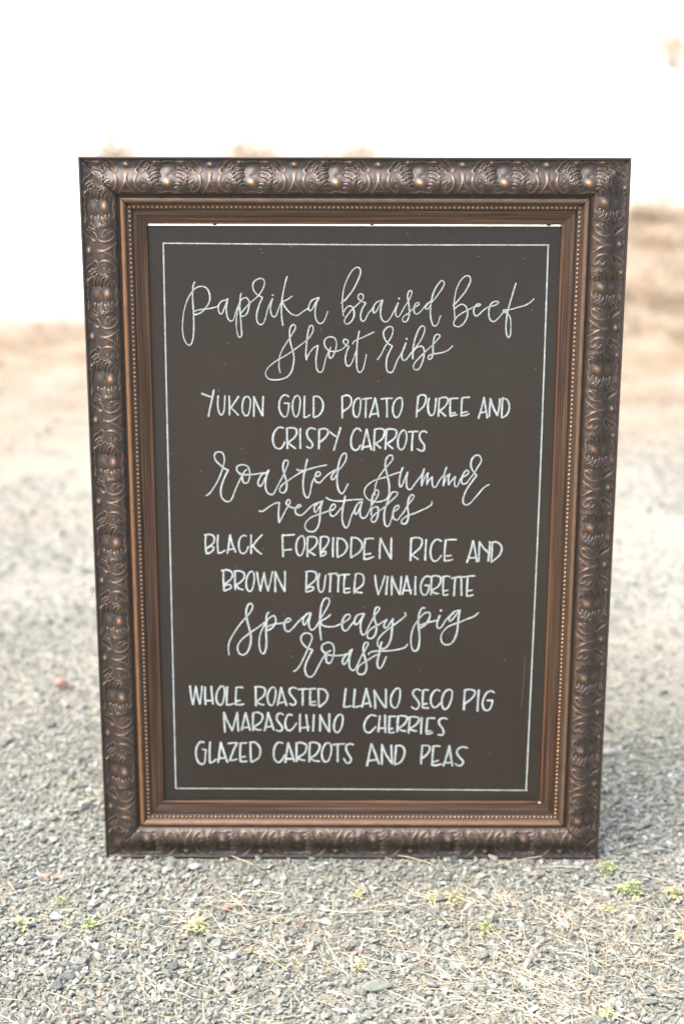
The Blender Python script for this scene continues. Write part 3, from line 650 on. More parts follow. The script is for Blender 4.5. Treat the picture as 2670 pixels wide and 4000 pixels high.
 ('vegetables',2.8,["-1560 257 -1505 252 -1454 286 -1369 347 -1293 390 -1226 404","-1226 404 -1236 295 -1240 174 -1232 57","-1232 57 -1186 140 -1127 261 -1076 348 -1045 417 -1067 451 -1097 434 -1109 382 -1067 339 -1000 313 -933 310 -891 327 -866 348 -891 365 -933 339 -962 279 -951 218 -900 187 -850 193 -782 253 -707 331 -631 383 -580 400 -505 431","-580 400 -631 348 -648 288 -635 241 -606 254 -564 331 -505 431","-505 431 -539 331 -552 210 -561 89 -590 -15 -640 -81 -708 -97 -775 -67 -803 2 -775 80 -699 150 -598 193 -497 228 -404 263 -346 276 -304 315 -299 358 -329 375 -362 349 -388 280 -383 211 -354 173 -303 185 -245 254 -178 341","-136 513 -153 418 -174 298 -186 159 -169 38 -126 -26 -89 -5 -59 90 -26 194 24 298","-450 487 -388 452 -295 432 -195 430 -94 444 6 453 76 456 151 456","144 415 92 400 47 346 21 277 25 223 48 208 85 262 114 338 144 415","144 415 119 323 110 231 126 162 167 136 212 162 249 232 286 316 330 400 381 477 410 545 414 599 384 621 355 601 321 522 304 431 296 324 297 193","301 278 330 316 375 336 408 316 413 232 394 140 354 75 313 78 294 116 324 170 398 239 479 301 553 362 642 454 708 515 730 569 692 587 640 576 596 507 553 385 517 263 511 140 527 32 557 -2 594 17 623 94 645 171 659 263","659 255 718 278 755 324 747 355 710 347 673 294 656 217 667 140 705 110 742 117 779 171 838 248 896 355 962 440 998 501 990 536 960 536 924 493 902 416 896 325 912 233 910 141 885 64 840 41 803 56 802 102 846 148 913 187 1017 225 1120 272 1224 322 1290 371 1301 425"]),
 ('BLACK',3.1,["-2452 -149 -2463 -300 -2449 -469","-2474 -154 -2392 -144 -2324 -175 -2311 -246 -2343 -308 -2457 -392","-2448 -397 -2379 -356 -2331 -362 -2331 -406 -2381 -459 -2450 -477","-2250 -157 -2261 -317 -2252 -468","-2252 -468 -2200 -459 -2139 -423","-2049 -154 -2072 -317 -2097 -468","-2049 -154 -2017 -299 -1963 -446","-2074 -406 -1993 -393","-1779 -174 -1818 -160 -1870 -192 -1900 -263 -1906 -361 -1882 -450 -1831 -473 -1779 -432 -1748 -355","-1698 -153 -1703 -316 -1702 -467","-1518 -151 -1605 -245 -1683 -351","-1674 -343 -1607 -422 -1530 -481"]),
 ('FORBIDDEN',3.2,["-1178 -155 -1176 -333 -1169 -525","-1184 -159 -1081 -155 -978 -146","-1174 -418 -1031 -403","-824 -187 -867 -172 -918 -217 -950 -314 -945 -430 -911 -501 -868 -501 -833 -430 -807 -314 -824 -187","-759 -186 -764 -350 -762 -524","-764 -190 -687 -181 -618 -204 -601 -269 -644 -358 -756 -447","-748 -430 -636 -501","-541 -193 -550 -349 -541 -509","-550 -193 -472 -175 -412 -207 -412 -269 -455 -349 -541 -447","-533 -459 -473 -434 -455 -459 -481 -500 -541 -518","-332 -198 -339 -349 -338 -523","-261 -203 -266 -366 -263 -530","-263 -203 -172 -224 -112 -295 -103 -375 -154 -473 -258 -534","-28 -194 -36 -371 -39 -537","-28 -191 68 -208 138 -280 148 -361 96 -452 -35 -543","199 -217 183 -388 184 -569","184 -569 254 -560 341 -524","196 -221 269 -208 338 -211","188 -488 288 -470","455 -202 444 -370 441 -554","455 -208 531 -370 633 -565","634 -204 633 -370 633 -559"]),
 ('RICE',3.2,["966 -207 959 -387 958 -586","960 -210 1044 -192 1131 -215 1146 -287 1099 -387 964 -504","978 -495 1084 -568","1215 -228 1207 -386 1203 -582","1466 -251 1401 -224 1341 -260 1299 -350 1288 -450 1311 -558 1364 -603 1425 -567 1471 -503","1541 -232 1527 -404 1525 -594","1525 -594 1600 -588 1661 -570","1536 -236 1619 -227 1715 -227","1534 -512 1634 -503"]),
 ('AND',3.2,["1994 -246 1963 -403 1902 -620","1994 -246 2034 -421 2068 -611","1923 -548 2045 -539","2103 -264 2100 -421 2099 -597","2103 -267 2172 -367 2253 -448","2274 -262 2272 -402 2256 -596","2318 -272 2313 -420 2309 -611","2309 -276 2387 -267 2459 -321 2475 -402 2429 -511 2309 -616"]),
 ('BROWN',3.2,["-2171 -772 -2174 -942 -2165 -1122","-2202 -772 -2119 -759 -2042 -789 -2017 -852 -2053 -924 -2170 -1023","-2164 -1041 -2089 -1014 -2046 -1041 -2064 -1086 -2165 -1126","-1976 -780 -1979 -942 -1975 -1104","-1987 -784 -1904 -776 -1835 -807 -1819 -878 -1872 -959 -1973 -1035","-1963 -1032 -1909 -1086 -1848 -1103","-1671 -797 -1723 -794 -1767 -860 -1791 -959 -1784 -1076 -1745 -1130 -1701 -1112 -1669 -1013 -1655 -896 -1671 -797","-1608 -797 -1587 -959 -1554 -1125","-1554 -1125 -1527 -977 -1490 -806","-1490 -806 -1466 -977 -1425 -1124","-1425 -1124 -1389 -976 -1347 -788","-1301 -788 -1306 -958 -1304 -1135","-1301 -791 -1233 -958 -1148 -1129","-1140 -784 -1141 -958 -1148 -1133"]),
 ('BUTTER',3.2,["-778 -787 -784 -957 -788 -1137","-792 -792 -706 -778 -628 -804 -611 -867 -646 -948 -781 -1056","-776 -1074 -706 -1051 -663 -1065 -681 -1110 -781 -1143","-559 -822 -585 -921 -585 -1047 -560 -1133 -516 -1137 -487 -1065 -473 -957 -459 -849","-412 -831 -352 -822 -274 -816","-374 -825 -381 -975 -390 -1137","-274 -849 -162 -839 -59 -834","-240 -845 -248 -992 -252 -1136","-136 -845 -153 -992 -149 -1154","-149 -1154 -101 -1154 -49 -1140","-144 -1086 -58 -1078","45 -833 28 -988 20 -1162","36 -833 89 -815 159 -842 182 -924 151 -1025 29 -1116","37 -1113 81 -1148 152 -1153"]),
 ('VINAIGRETTE',3.2,["366 -854 388 -1024 425 -1184","425 -1184 485 -1024 531 -860","580 -872 567 -1024 557 -1183","650 -868 648 -1024 650 -1192","650 -872 713 -1042 785 -1185","808 -872 801 -1023 785 -1185","899 -859 871 -1005 829 -1179","899 -859 933 -1023 973 -1170","864 -1115 978 -1109","1048 -871 1043 -1023 1046 -1184","1287 -876 1246 -858 1185 -895 1143 -986 1135 -1078 1154 -1160 1199 -1191 1242 -1169 1268 -1096 1275 -1032","1205 -1023 1275 -1023","1316 -867 1310 -1022 1313 -1184","1308 -871 1386 -852 1466 -885 1467 -958 1425 -1041 1312 -1114","1324 -1118 1374 -1160 1436 -1165","1518 -872 1509 -1040 1515 -1187","1515 -1187 1559 -1192 1594 -1183","1501 -876 1562 -861 1623 -870","1514 -1123 1593 -1108","1650 -898 1764 -875 1887 -872","1711 -885 1702 -1040 1697 -1201","1813 -875 1817 -1040 1823 -1196","1921 -866 1913 -1040 1912 -1208","1912 -1208 1964 -1204 2017 -1186","1904 -866 1965 -857 2035 -853","1918 -1118 1997 -1104"]),
 ('speakeasy',3.1,["-2101 -2258 -2110 -2154 -2098 -2050 -2054 -1946 -1989 -1835 -1902 -1709 -1816 -1605 -1745 -1524 -1694 -1428 -1694 -1370 -1729 -1348 -1764 -1370 -1793 -1443 -1801 -1532 -1786 -1635 -1759 -1753 -1735 -1856 -1725 -1960 -1738 -2079 -1775 -2183 -1832 -2250 -1889 -2258 -1938 -2213 -1954 -2131 -1928 -2050 -1864 -1968 -1764 -1886 -1664 -1812 -1564 -1738 -1472 -1664 -1394 -1590 -1337 -1563 -1307 -1597 -1303 -1671 -1339 -1745 -1389 -1796 -1446 -1823","-1417 -1501 -1453 -1546 -1462 -1664 -1466 -1767 -1467 -1885 -1462 -2004 -1470 -2123 -1492 -2205 -1521 -2239 -1556 -2213 -1579 -2138 -1586 -2034 -1574 -1915 -1537 -1811 -1479 -1693","-1445 -1760 -1395 -1730 -1311 -1708 -1212 -1693 -1155 -1685 -1092 -1670 -1050 -1641 -1054 -1616 -1092 -1608 -1134 -1641 -1158 -1700 -1153 -1781 -1121 -1833 -1079 -1837 -1015 -1781 -930 -1677 -845 -1589 -761 -1522 -711 -1518","-711 -1518 -775 -1530 -824 -1589 -843 -1648 -829 -1721 -804 -1714 -768 -1640 -711 -1522","-711 -1522 -733 -1603 -747 -1684 -733 -1766 -705 -1810 -663 -1802 -606 -1728 -557 -1632 -486 -1507 -416 -1375 -395 -1301 -416 -1257 -458 -1250 -500 -1294 -535 -1397 -550 -1514 -561 -1662 -557 -1795 -536 -1987","-381 -1541 -451 -1603 -557 -1662","-550 -1677 -515 -1728 -437 -1753 -339 -1754 -254 -1728 -184 -1691 -120 -1654 -57 -1602 -50 -1550 -86 -1536 -135 -1565 -170 -1632 -184 -1713 -169 -1794 -134 -1828 -92 -1809 -43 -1742 11 -1668 36 -1627 65 -1557","192 -1525 117 -1533 65 -1557 31 -1627 28 -1689 58 -1713 96 -1681 140 -1611 192 -1525","192 -1525 150 -1611 130 -1705 130 -1799 149 -1877 182 -1896 216 -1869 253 -1783 312 -1658 370 -1548 429 -1470 447 -1423 421 -1405 384 -1424 360 -1517 363 -1611 386 -1689 399 -1783 380 -1885 336 -1947 276 -1960 242 -1924 261 -1846 327 -1775 417 -1728 506 -1665 572 -1626","572 -1626 543 -1673 524 -1735 539 -1774 581 -1759 625 -1688 676 -1610","676 -1610 667 -1719 659 -1845 643 -1970 606 -2065 555 -2128 495 -2144 442 -2112 416 -2057 433 -1971 507 -1876 596 -1798 685 -1727 774 -1657 848 -1594 892 -1539 876 -1504"]),
 ('pig',3.1,["1210 -1422 1173 -1419 1144 -1453 1115 -1531 1105 -1640 1111 -1766 1128 -1907 1127 -2032 1109 -2135 1072 -2182 1027 -2174 996 -2111 983 -2001 993 -1876 1029 -1750 1087 -1656 1160 -1555 1234 -1500 1286 -1504 1301 -1554 1273 -1640 1222 -1718 1141 -1773","1140 -1726 1207 -1695 1296 -1668 1415 -1640","1465 -1554 1437 -1624 1420 -1702 1432 -1765 1469 -1777 1506 -1741 1564 -1640 1637 -1554 1710 -1483 1799 -1460","1483 -1465","1710 -1483 1644 -1561 1620 -1624 1646 -1652 1690 -1608 1741 -1538 1801 -1460","1801 -1460 1786 -1561 1774 -1686 1768 -1796 1741 -1921 1691 -2023 1617 -2071 1542 -2060 1499 -2000 1497 -1906 1545 -1812 1625 -1741 1714 -1702 1803 -1670 1921 -1615 2039 -1568 2112 -1506"]),
 ('roast',3.1,["-1003 -2553 -956 -2526 -891 -2436 -827 -2301 -763 -2152 -713 -2032 -689 -1958 -705 -1899 -762 -1869 -825 -1877 -868 -1921 -875 -2003 -833 -2077 -763 -2137 -681 -2169","-681 -2169 -742 -2286 -792 -2405 -814 -2510 -793 -2608 -743 -2653 -693 -2645 -644 -2585 -586 -2465 -522 -2345 -452 -2225 -374 -2181","-437 -2240 -456 -2300 -445 -2375 -416 -2408 -374 -2390 -331 -2285 -317 -2166 -338 -2076 -395 -2035 -466 -2047 -522 -2092 -522 -2166 -466 -2226 -381 -2263 -267 -2270 -168 -2259 -55 -2232","-6 -2158 -83 -2232 -147 -2300 -175 -2374 -161 -2419 -132 -2419 -90 -2344 -13 -2165","-14 -2161 -52 -2271 -62 -2382 -51 -2485 -6 -2533 39 -2517 84 -2429 144 -2287 210 -2168 255 -2081 257 -2042 224 -2031 192 -2066 177 -2160 196 -2271 227 -2382 235 -2493 205 -2580 153 -2607 100 -2596 77 -2548 99 -2469 167 -2405 256 -2350 361 -2278 451 -2239","486 -2026 468 -2112 448 -2239 422 -2349 419 -2445 445 -2492 480 -2489 520 -2413 568 -2289","268 -2247 286 -2215 345 -2195 450 -2183 570 -2183 690 -2172 795 -2151 884 -2120 928 -2064"]),
 ('WHOLE',3.5,["-2777 -2825 -2761 -2999 -2731 -3156","-2731 -3156 -2705 -2999 -2677 -2830","-2677 -2830 -2652 -2999 -2613 -3150","-2613 -3150 -2590 -2999 -2569 -2830","-2518 -2842 -2523 -2999 -2517 -3156","-2414 -2829 -2405 -2981 -2391 -3145","-2519 -3091 -2385 -3084","-2204 -2834 -2255 -2834 -2306 -2909 -2333 -3016 -2318 -3114 -2277 -3162 -2235 -3150 -2199 -3034 -2185 -2909 -2204 -2834","-2141 -2838 -2152 -2998 -2156 -3158","-2156 -3158 -2101 -3162 -2042 -3140","-1987 -2852 -1997 -3007 -2000 -3155","-2000 -3155 -1933 -3162 -1865 -3149","-1990 -2852 -1936 -2841 -1874 -2846","-1995 -3096 -1923 -3083"]),
 ('ROASTED',3.5,["-1655 -2840 -1657 -3006 -1656 -3175","-1672 -2840 -1584 -2831 -1509 -2863 -1493 -2925 -1536 -3015 -1655 -3104","-1641 -3104 -1588 -3148 -1518 -3161","-1325 -2863 -1375 -2845 -1426 -2908 -1457 -3006 -1445 -3113 -1412 -3166 -1370 -3166 -1335 -3086 -1314 -2961 -1325 -2863","-1224 -2850 -1251 -3014 -1286 -3166","-1224 -2850 -1175 -3014 -1131 -3171","-1260 -3130 -1151 -3107","-960 -2862 -1023 -2845 -1074 -2880 -1074 -2951 -1024 -3023 -974 -3094 -983 -3147 -1025 -3165 -1070 -3139","-926 -2880 -856 -2874 -772 -2871","-852 -2876 -853 -3013 -857 -3165","-722 -2876 -727 -3013 -728 -3156","-728 -3156 -681 -3165 -633 -3161","-747 -2876 -697 -2867 -633 -2867","-722 -3117 -643 -3102","-583 -2870 -583 -3031 -576 -3188","-588 -2870 -495 -2879 -437 -2941 -428 -3013 -462 -3102 -563 -3195"]),
 ('LLANO',3.5,["-117 -2868 -135 -3021 -150 -3198","-150 -3198 -104 -3198 -30 -3182","39 -2880 25 -3040 13 -3197","13 -3197 63 -3197 137 -3177","233 -2867 201 -3020 161 -3197","233 -2867 275 -3040 313 -3193","192 -3142 303 -3124","370 -2893 382 -3059 390 -3220","370 -2897 459 -3059 562 -3206","569 -2873 570 -3039 575 -3206","799 -2863 744 -2867 680 -2951 653 -3059 667 -3167 720 -3212 766 -3186 801 -3078 813 -2941 799 -2863"]),
 ('SECO',3.5,["1159 -2897 1103 -2872 1039 -2911 1040 -2980 1097 -3058 1140 -3136 1127 -3205 1081 -3239 1012 -3196","1205 -2897 1198 -3048 1201 -3205","1201 -3205 1247 -3215 1302 -3215","1200 -2897 1242 -2885 1292 -2891","1203 -3146 1273 -3136","1491 -2904 1435 -2881 1372 -2940 1337 -3038 1348 -3146 1395 -3205 1450 -3185 1504 -3126","1694 -2900 1629 -2881 1566 -2939 1531 -3047 1533 -3165 1571 -3234 1626 -3214 1671 -3125 1700 -2998 1694 -2900"]),
 ('PIG',3.5,["1919 -2880 1910 -3056 1910 -3243","1911 -2890 2007 -2876 2085 -2909 2083 -2978 2011 -3066 1917 -3139","2155 -2889 2146 -3076 2142 -3266","2420 -2934 2367 -2903 2294 -2938 2242 -3036 2226 -3144 2256 -3233 2312 -3256 2357 -3223 2387 -3144 2396 -3075","2307 -3075 2396 -3075"]),
 ('MARASCHINO',3.5,["-2207 -3305 -2202 -3481 -2193 -3661","-2207 -3305 -2140 -3481 -2066 -3634","-2066 -3634 -2021 -3463 -1977 -3301","-1977 -3301 -1971 -3463 -1962 -3639","-1834 -3310 -1870 -3463 -1906 -3625","-1834 -3310 -1797 -3471 -1762 -3628","-1880 -3589 -1787 -3567","-1704 -3310 -1710 -3462 -1707 -3633","-1708 -3313 -1623 -3301 -1548 -3345 -1549 -3426 -1600 -3498 -1702 -3570","-1694 -3579 -1636 -3619 -1568 -3620","-1447 -3304 -1474 -3462 -1512 -3633","-1447 -3304 -1398 -3471 -1354 -3620","-1483 -3570 -1382 -3552","-1189 -3339 -1245 -3314 -1296 -3354 -1296 -3435 -1255 -3497 -1208 -3569 -1214 -3623 -1256 -3645 -1306 -3624","-1038 -3350 -1093 -3336 -1136 -3398 -1157 -3497 -1137 -3596 -1087 -3632 -1028 -3596 -963 -3497","-900 -3335 -904 -3497 -901 -3650","-794 -3344 -779 -3488 -763 -3632","-901 -3587 -746 -3565","-664 -3344 -670 -3496 -678 -3637","-555 -3343 -555 -3496 -559 -3640","-555 -3347 -488 -3496 -400 -3654","-398 -3325 -398 -3496 -398 -3654","-196 -3336 -251 -3355 -298 -3435 -320 -3553 -301 -3642 -251 -3662 -205 -3603 -171 -3494 -168 -3385 -196 -3336"]),
 ('CHERRIES',3.5,["406 -3364 323 -3345 258 -3394 207 -3493 204 -3592 241 -3655 306 -3661 399 -3562","471 -3364 454 -3512 446 -3651","558 -3350 560 -3512 567 -3661","455 -3586 571 -3581","638 -3374 630 -3522 628 -3661","628 -3661 669 -3670 719 -3660","620 -3374 675 -3368 736 -3369","631 -3605 690 -3591","786 -3363 773 -3512 771 -3646","771 -3369 851 -3357 935 -3383 926 -3452 872 -3531 776 -3591","789 -3591 854 -3630 914 -3640","981 -3383 974 -3531 966 -3674","968 -3389 1046 -3373 1135 -3396 1130 -3468 1067 -3541 975 -3600","984 -3600 1049 -3630 1101 -3636","1189 -3392 1183 -3531 1180 -3683","1287 -3402 1276 -3540 1273 -3683","1273 -3683 1320 -3689 1375 -3665","1283 -3402 1343 -3396 1411 -3402","1278 -3640 1347 -3635","1621 -3411 1556 -3396 1491 -3431 1493 -3510 1550 -3589 1570 -3659 1543 -3709 1483 -3705"]),
 ('GLAZED',3.5,["-2560 -3852 -2619 -3846 -2671 -3906 -2702 -4015 -2693 -4142 -2653 -4234 -2594 -4257 -2551 -4215 -2540 -4097 -2526 -3988","-2588 -3982 -2526 -3993","-2455 -3852 -2465 -4024 -2466 -4224","-2463 -4233 -2415 -4215 -2355 -4169","-2269 -3851 -2293 -4024 -2322 -4224","-2269 -3851 -2217 -4042 -2160 -4220","-2303 -4147 -2193 -4142","-2141 -3873 -2061 -3863 -1985 -3863","-1985 -3863 -2055 -4005 -2117 -4183","-2117 -4183 -2058 -4183 -1998 -4163","-1926 -3869 -1940 -4041 -1936 -4205","-1936 -4205 -1880 -4208 -1826 -4201","-1935 -3869 -1884 -3863 -1824 -3863","-1935 -4127 -1850 -4114","-1757 -3850 -1759 -4023 -1753 -4205","-1768 -3850 -1681 -3850 -1605 -3932 -1590 -4040 -1625 -4141 -1736 -4214"]),
 ('CARROTS',3.5,["-1202 -3867 -1266 -3849 -1326 -3904 -1357 -4013 -1353 -4140 -1303 -4213 -1252 -4213 -1201 -4149 -1171 -4085","-1105 -3858 -1132 -4021 -1159 -4222","-1105 -3858 -1056 -4030 -1006 -4200","-1141 -4158 -1031 -4152","-962 -3861 -966 -4021 -963 -4203","-970 -3867 -885 -3854 -801 -3894 -793 -3966 -835 -4057 -955 -4139","-946 -4139 -887 -4170 -822 -4185","-733 -3854 -742 -4021 -743 -4212","-742 -3861 -657 -3848 -567 -3893 -578 -3984 -632 -4075 -737 -4148","-726 -4148 -658 -4188 -573 -4199","-386 -3875 -445 -3861 -496 -3930 -527 -4039 -513 -4157 -463 -4211 -412 -4180 -369 -4056 -361 -3947 -386 -3875","-334 -3891 -241 -3881 -139 -3875","-254 -3885 -254 -4031 -254 -4207","16 -3890 -46 -3875 -107 -3911 -101 -4000 -54 -4090 -21 -4160 -45 -4221 -101 -4227 -147 -4151"]),
 ('AND',3.5,["327 -3874 291 -4070 255 -4280","327 -3874 393 -4050 460 -4240","273 -4190 431 -4166","509 -3890 509 -4069 510 -4254","509 -3894 580 -4069 684 -4239","671 -3903 677 -4069 690 -4239","755 -3909 744 -4069 731 -4239","746 -3913 839 -3909 900 -3989 888 -4109 824 -4219 731 -4259"]),
 ('PEAS',3.5,["1208 -3908 1195 -4068 1189 -4244","1193 -3912 1267 -3902 1333 -3928 1325 -4008 1270 -4088 1193 -4152","1398 -3918 1386 -4088 1381 -4268","1381 -4268 1451 -4272 1534 -4248","1389 -3922 1444 -3912 1510 -3918","1388 -4212 1486 -4184","1673 -3907 1634 -4087 1576 -4278","1673 -3907 1699 -4087 1731 -4278","1618 -4222 1730 -4221","1985 -3947 1910 -3927 1827 -3967 1807 -4047 1859 -4127 1916 -4197 1899 -4257 1843 -4277 1777 -4243"]),
 ('scratch',0.9,["2927 -2261 2921 -2629 2891 -3187"]),
]

def catmull(p, step=.0012):
    n = len(p)
    if n == 2: 
        k = max(2, int(np.hypot(*(p[1] - p[0])) / .004)); return np.array([p[0] + (p[1] - p[0]) * i / k for i in range(k + 1)])
    closed = np.hypot(*(p[0] - p[-1])) < .0012
    e = np.vstack([p[-2] if closed else 2 * p[0] - p[1], p, p[1] if closed else 2 * p[-1] - p[-2]]); out = []
    for i in range(1, n):
        a, b, c, d = e[i - 1], e[i], e[i + 1], e[i + 2]; k = max(2, int(np.hypot(*(c - b)) / step))
        for j in range(k):
            t = j / k; out.append(.5 * ((2 * b) + (c - a) * t + (2 * a - 5 * b + 4 * c - d) * t * t + (3 * b - a - 3 * c + d) * t ** 3))
    out.append(p[-1]); return np.array(out)
def word_mesh(name, width, strokes, caps):
    V, F = [], []; w0 = width * .88 / 1000; k_ = 0
    for st in strokes:
        q = np.array([float(v) for v in st.split()]).reshape(-1, 2) / 1e4
        zf = ZB + .00025 + .00002 * k_; k_ += 1
        if len(q) == 1:
            k0 = len(V); V.append((q[0, 0], q[0, 1], zf))
            for i in range(10):
                a = i * .6283; rr = w0 * .78 * random.uniform(.9, 1.1); V.append((q[0, 0] + rr * math.cos(a), q[0, 1] + rr * math.sin(a), zf))
            F += [(k0, k0 + 1 + i, k0 + 1 + (i + 1) % 10) for i in range(10)]; continue
        c = catmull(q); n = len(c); t = np.gradient(c, axis=0); t /= np.maximum(np.hypot(t[:, 0], t[:, 1]), 1e-9)[:, None]
        down = np.clip(-t[:, 1], -1, 1)
        w = w0 * (1 + (.10 if caps else .16) * down) * (1 + .10 * np.array([random.uniform(-1, 1) for _ in range(n)]))
        w *= 1 + .08 * np.sin(np.arange(n) * .21 + random.uniform(0, 6))
        s_ = np.r_[0, np.cumsum(np.hypot(*np.diff(c, axis=0).T))]; end = np.minimum(s_, s_[-1] - s_)
        # round pen ends: run half a width past each end
        c = np.vstack([c[0] - t[0] * w0 * .42, c[0] - t[0] * w0 * .25, c, c[-1] + t[-1] * w0 * .25, c[-1] + t[-1] * w0 * .42]); t = np.vstack([t[0], t[0], t, t[-1], t[-1]])
        w = np.r_[w[0] * .35, w[0] * .8, w, w[-1] * .8, w[-1] * .35]
        nrm = np.stack([-t[:, 1], t[:, 0]], 1); k0 = len(V)
        for i in range(len(c)):
            j1, j2 = random.uniform(.94, 1.06), random.uniform(.94, 1.06)
            a = c[i] + nrm[i] * w[i] / 2 * j1; b = c[i] - nrm[i] * w[i] / 2 * j2; V += [(a[0], a[1], zf), (b[0], b[1], zf)]
            if i: F.append((k0 + 2 * i - 2, k0 + 2 * i - 1, k0 + 2 * i + 1, k0 + 2 * i))
    V = np.array(V); V = loc(V[:, 0], V[:, 1], V[:, 2]); me = mesh(name, V, F); fix_normals(me); return me
FAINT = NT('faint_chalk_smear'); FAINT.set(Base_Color=(.12, .115, .11), Roughness=.95); FAINT = FAINT.m
for wd, width, strokes in WORDS:
    caps = wd.isupper()
    nm = {'chalk_border': 'chalk_border', 'scratch': 'chalk_scratch'}.get(wd, 'chalk_word')
    o = link(nm, word_mesh(nm, width, strokes, caps), FAINT if wd == 'scratch' else CHALK, panel)
    if nm == 'chalk_word': o['label'] = 'the word %s in white chalk %s' % (wd, 'capitals' if caps else 'script')

# ---------------------------------------------------------------- rocks, weeds and bushes
RM = {'grey': mat_rock('grey_rock', (.27, .28, .26)), 'pale': mat_rock('pale_rock', (.46, .47, .45)), 'dark': mat_rock('dark_rock', (.15, .165, .165)), 'red': mat_rock('reddish_rock', (.46, .30, .24)),
      'green': mat_rock('greenish_rock', (.25, .27, .22))}
def rock(name, x, y, size, flat, yaw, kind, label, seed, sx=1.0):
    size *= 1.15; me = hull_mesh(name, seed, 22, flat, .5, .18)
    bm = bmesh.new(); bm.from_mesh(me)
    bmesh.ops.bevel(bm, geom=bm.edges[:], offset=.02, segments=1, affect='EDGES'); bm.to_mesh(me); bm.free()
    for v in me.vertices: v.co = Vector((v.co.x * size * sx, v.co.y * size, v.co.z * size))
    o = link(name, me, RM[kind]); o.location = (x, y, float(gh(x, y)) + size * flat * .26 + .0045); o.rotation_euler = (random.uniform(-.12, .12), random.uniform(-.12, .12), yaw)
    tag(o, label, 'rock', 'larger stones lying on the gravel'); return o
for a in [
    ('rock', 0.035, -0.359, 0.03, 0.42, 0.25, 'green', 'flat greenish slab of stone lying nearest the photo edge below the board', 200, 1.45),
    ('rock', -0.214, -0.252, 0.022, 0.7, 0.5, 'grey', 'angular grey stone with a pale face, left of the centre foreground', 201, 1),
    ('rock', -0.421, -0.3, 0.021, 0.6, 0.9, 'grey', 'grey block of stone in the left foreground beside a darker one', 202, 1.2),
    ('rock', -0.434, -0.336, 0.02, 0.5, 0.1, 'dark', 'dark flat stone low in the left foreground', 203, 1.3),
    ('rock', -0.447, -0.36, 0.019, 0.7, 0.4, 'dark', 'dark blue grey pebble in the bottom left corner area', 204, 1),
    ('rock', 0.116, -0.354, 0.02, 0.6, -0.3, 'grey', 'rounded grey stone just right of the flat greenish slab', 205, 1.2),
    ('rock', -0.186, -0.288, 0.017, 0.9, 1.2, 'pale', 'small upright pale stone near the centre foreground', 206, 1),
    ('rock', -0.278, -0.311, 0.018, 0.6, 0.3, 'dark', 'dark angular stone beside the upright pale one', 207, 1.1),
    ('rock', -0.564, -0.093, 0.02, 0.5, 0.2, 'dark', 'dark flat stone at the left edge level with the sign base', 208, 1.4),
    ('rock', -0.272, -0.034, 0.02, 0.5, 0.2, 'pale', 'pale flattened stone in front of the sign base', 209, 1.5),
    ('rock', 0.522, 0.383, 0.024, 0.45, 0.1, 'pale', 'blurred pale slab of stone close behind the right rail', 210, 1.5),
    ('rock', 0.494, 0.071, 0.024, 0.6, 0.5, 'green', 'brownish green wedge of stone right of the frame corner', 211, 1.2),
    ('rock', 0.535, 0.106, 0.024, 0.6, 0.9, 'grey', 'blurred grey stone beyond the brownish green wedge', 212, 1.2),
    ('rock', -0.635, 0.688, 0.034, 0.8, 0.2, 'red', 'blurred round reddish stone far back on the left', 213, 1.05),
    ('rock', -0.495, 0.171, 0.026, 0.7, 0.7, 'pale', 'blurred pale stone back left close to the left rail', 214, 1),
    ('rock', -0.622, 0.496, 0.02, 0.6, 0.7, 'dark', 'blurred dark stone below the round reddish one', 215, 1.2),
    ('rock', -0.207, -0.155, 0.012, 0.7, 0.7, 'red', 'small reddish stone in the middle foreground', 216, 1.2),
    ('rock', 0.31, -0.052, 0.01, 0.3, 0.4, 'red', 'small flat rusty red chip in front of the bottom rail', 217, 2.2),
    ('rock', -0.098, -0.225, 0.015, 0.6, 0.4, 'grey', 'grey stone with crossing straw in the centre foreground', 218, 1.3),
    ('rock', 0.288, -0.125, 0.02, 0.6, 0.4, 'grey', 'grey stone in the straw patch right of centre', 219, 1.2),
    ('rock', 0.201, -0.281, 0.021, 0.5, 0.8, 'green', 'low greenish stone in the lower right foreground', 220, 1.3),
    ('rock', -0.377, -0.042, 0.014, 0.7, 0.8, 'pale', 'small whitish stone in front of the left corner of the sign', 221, 1.1),
]: rock(*a)

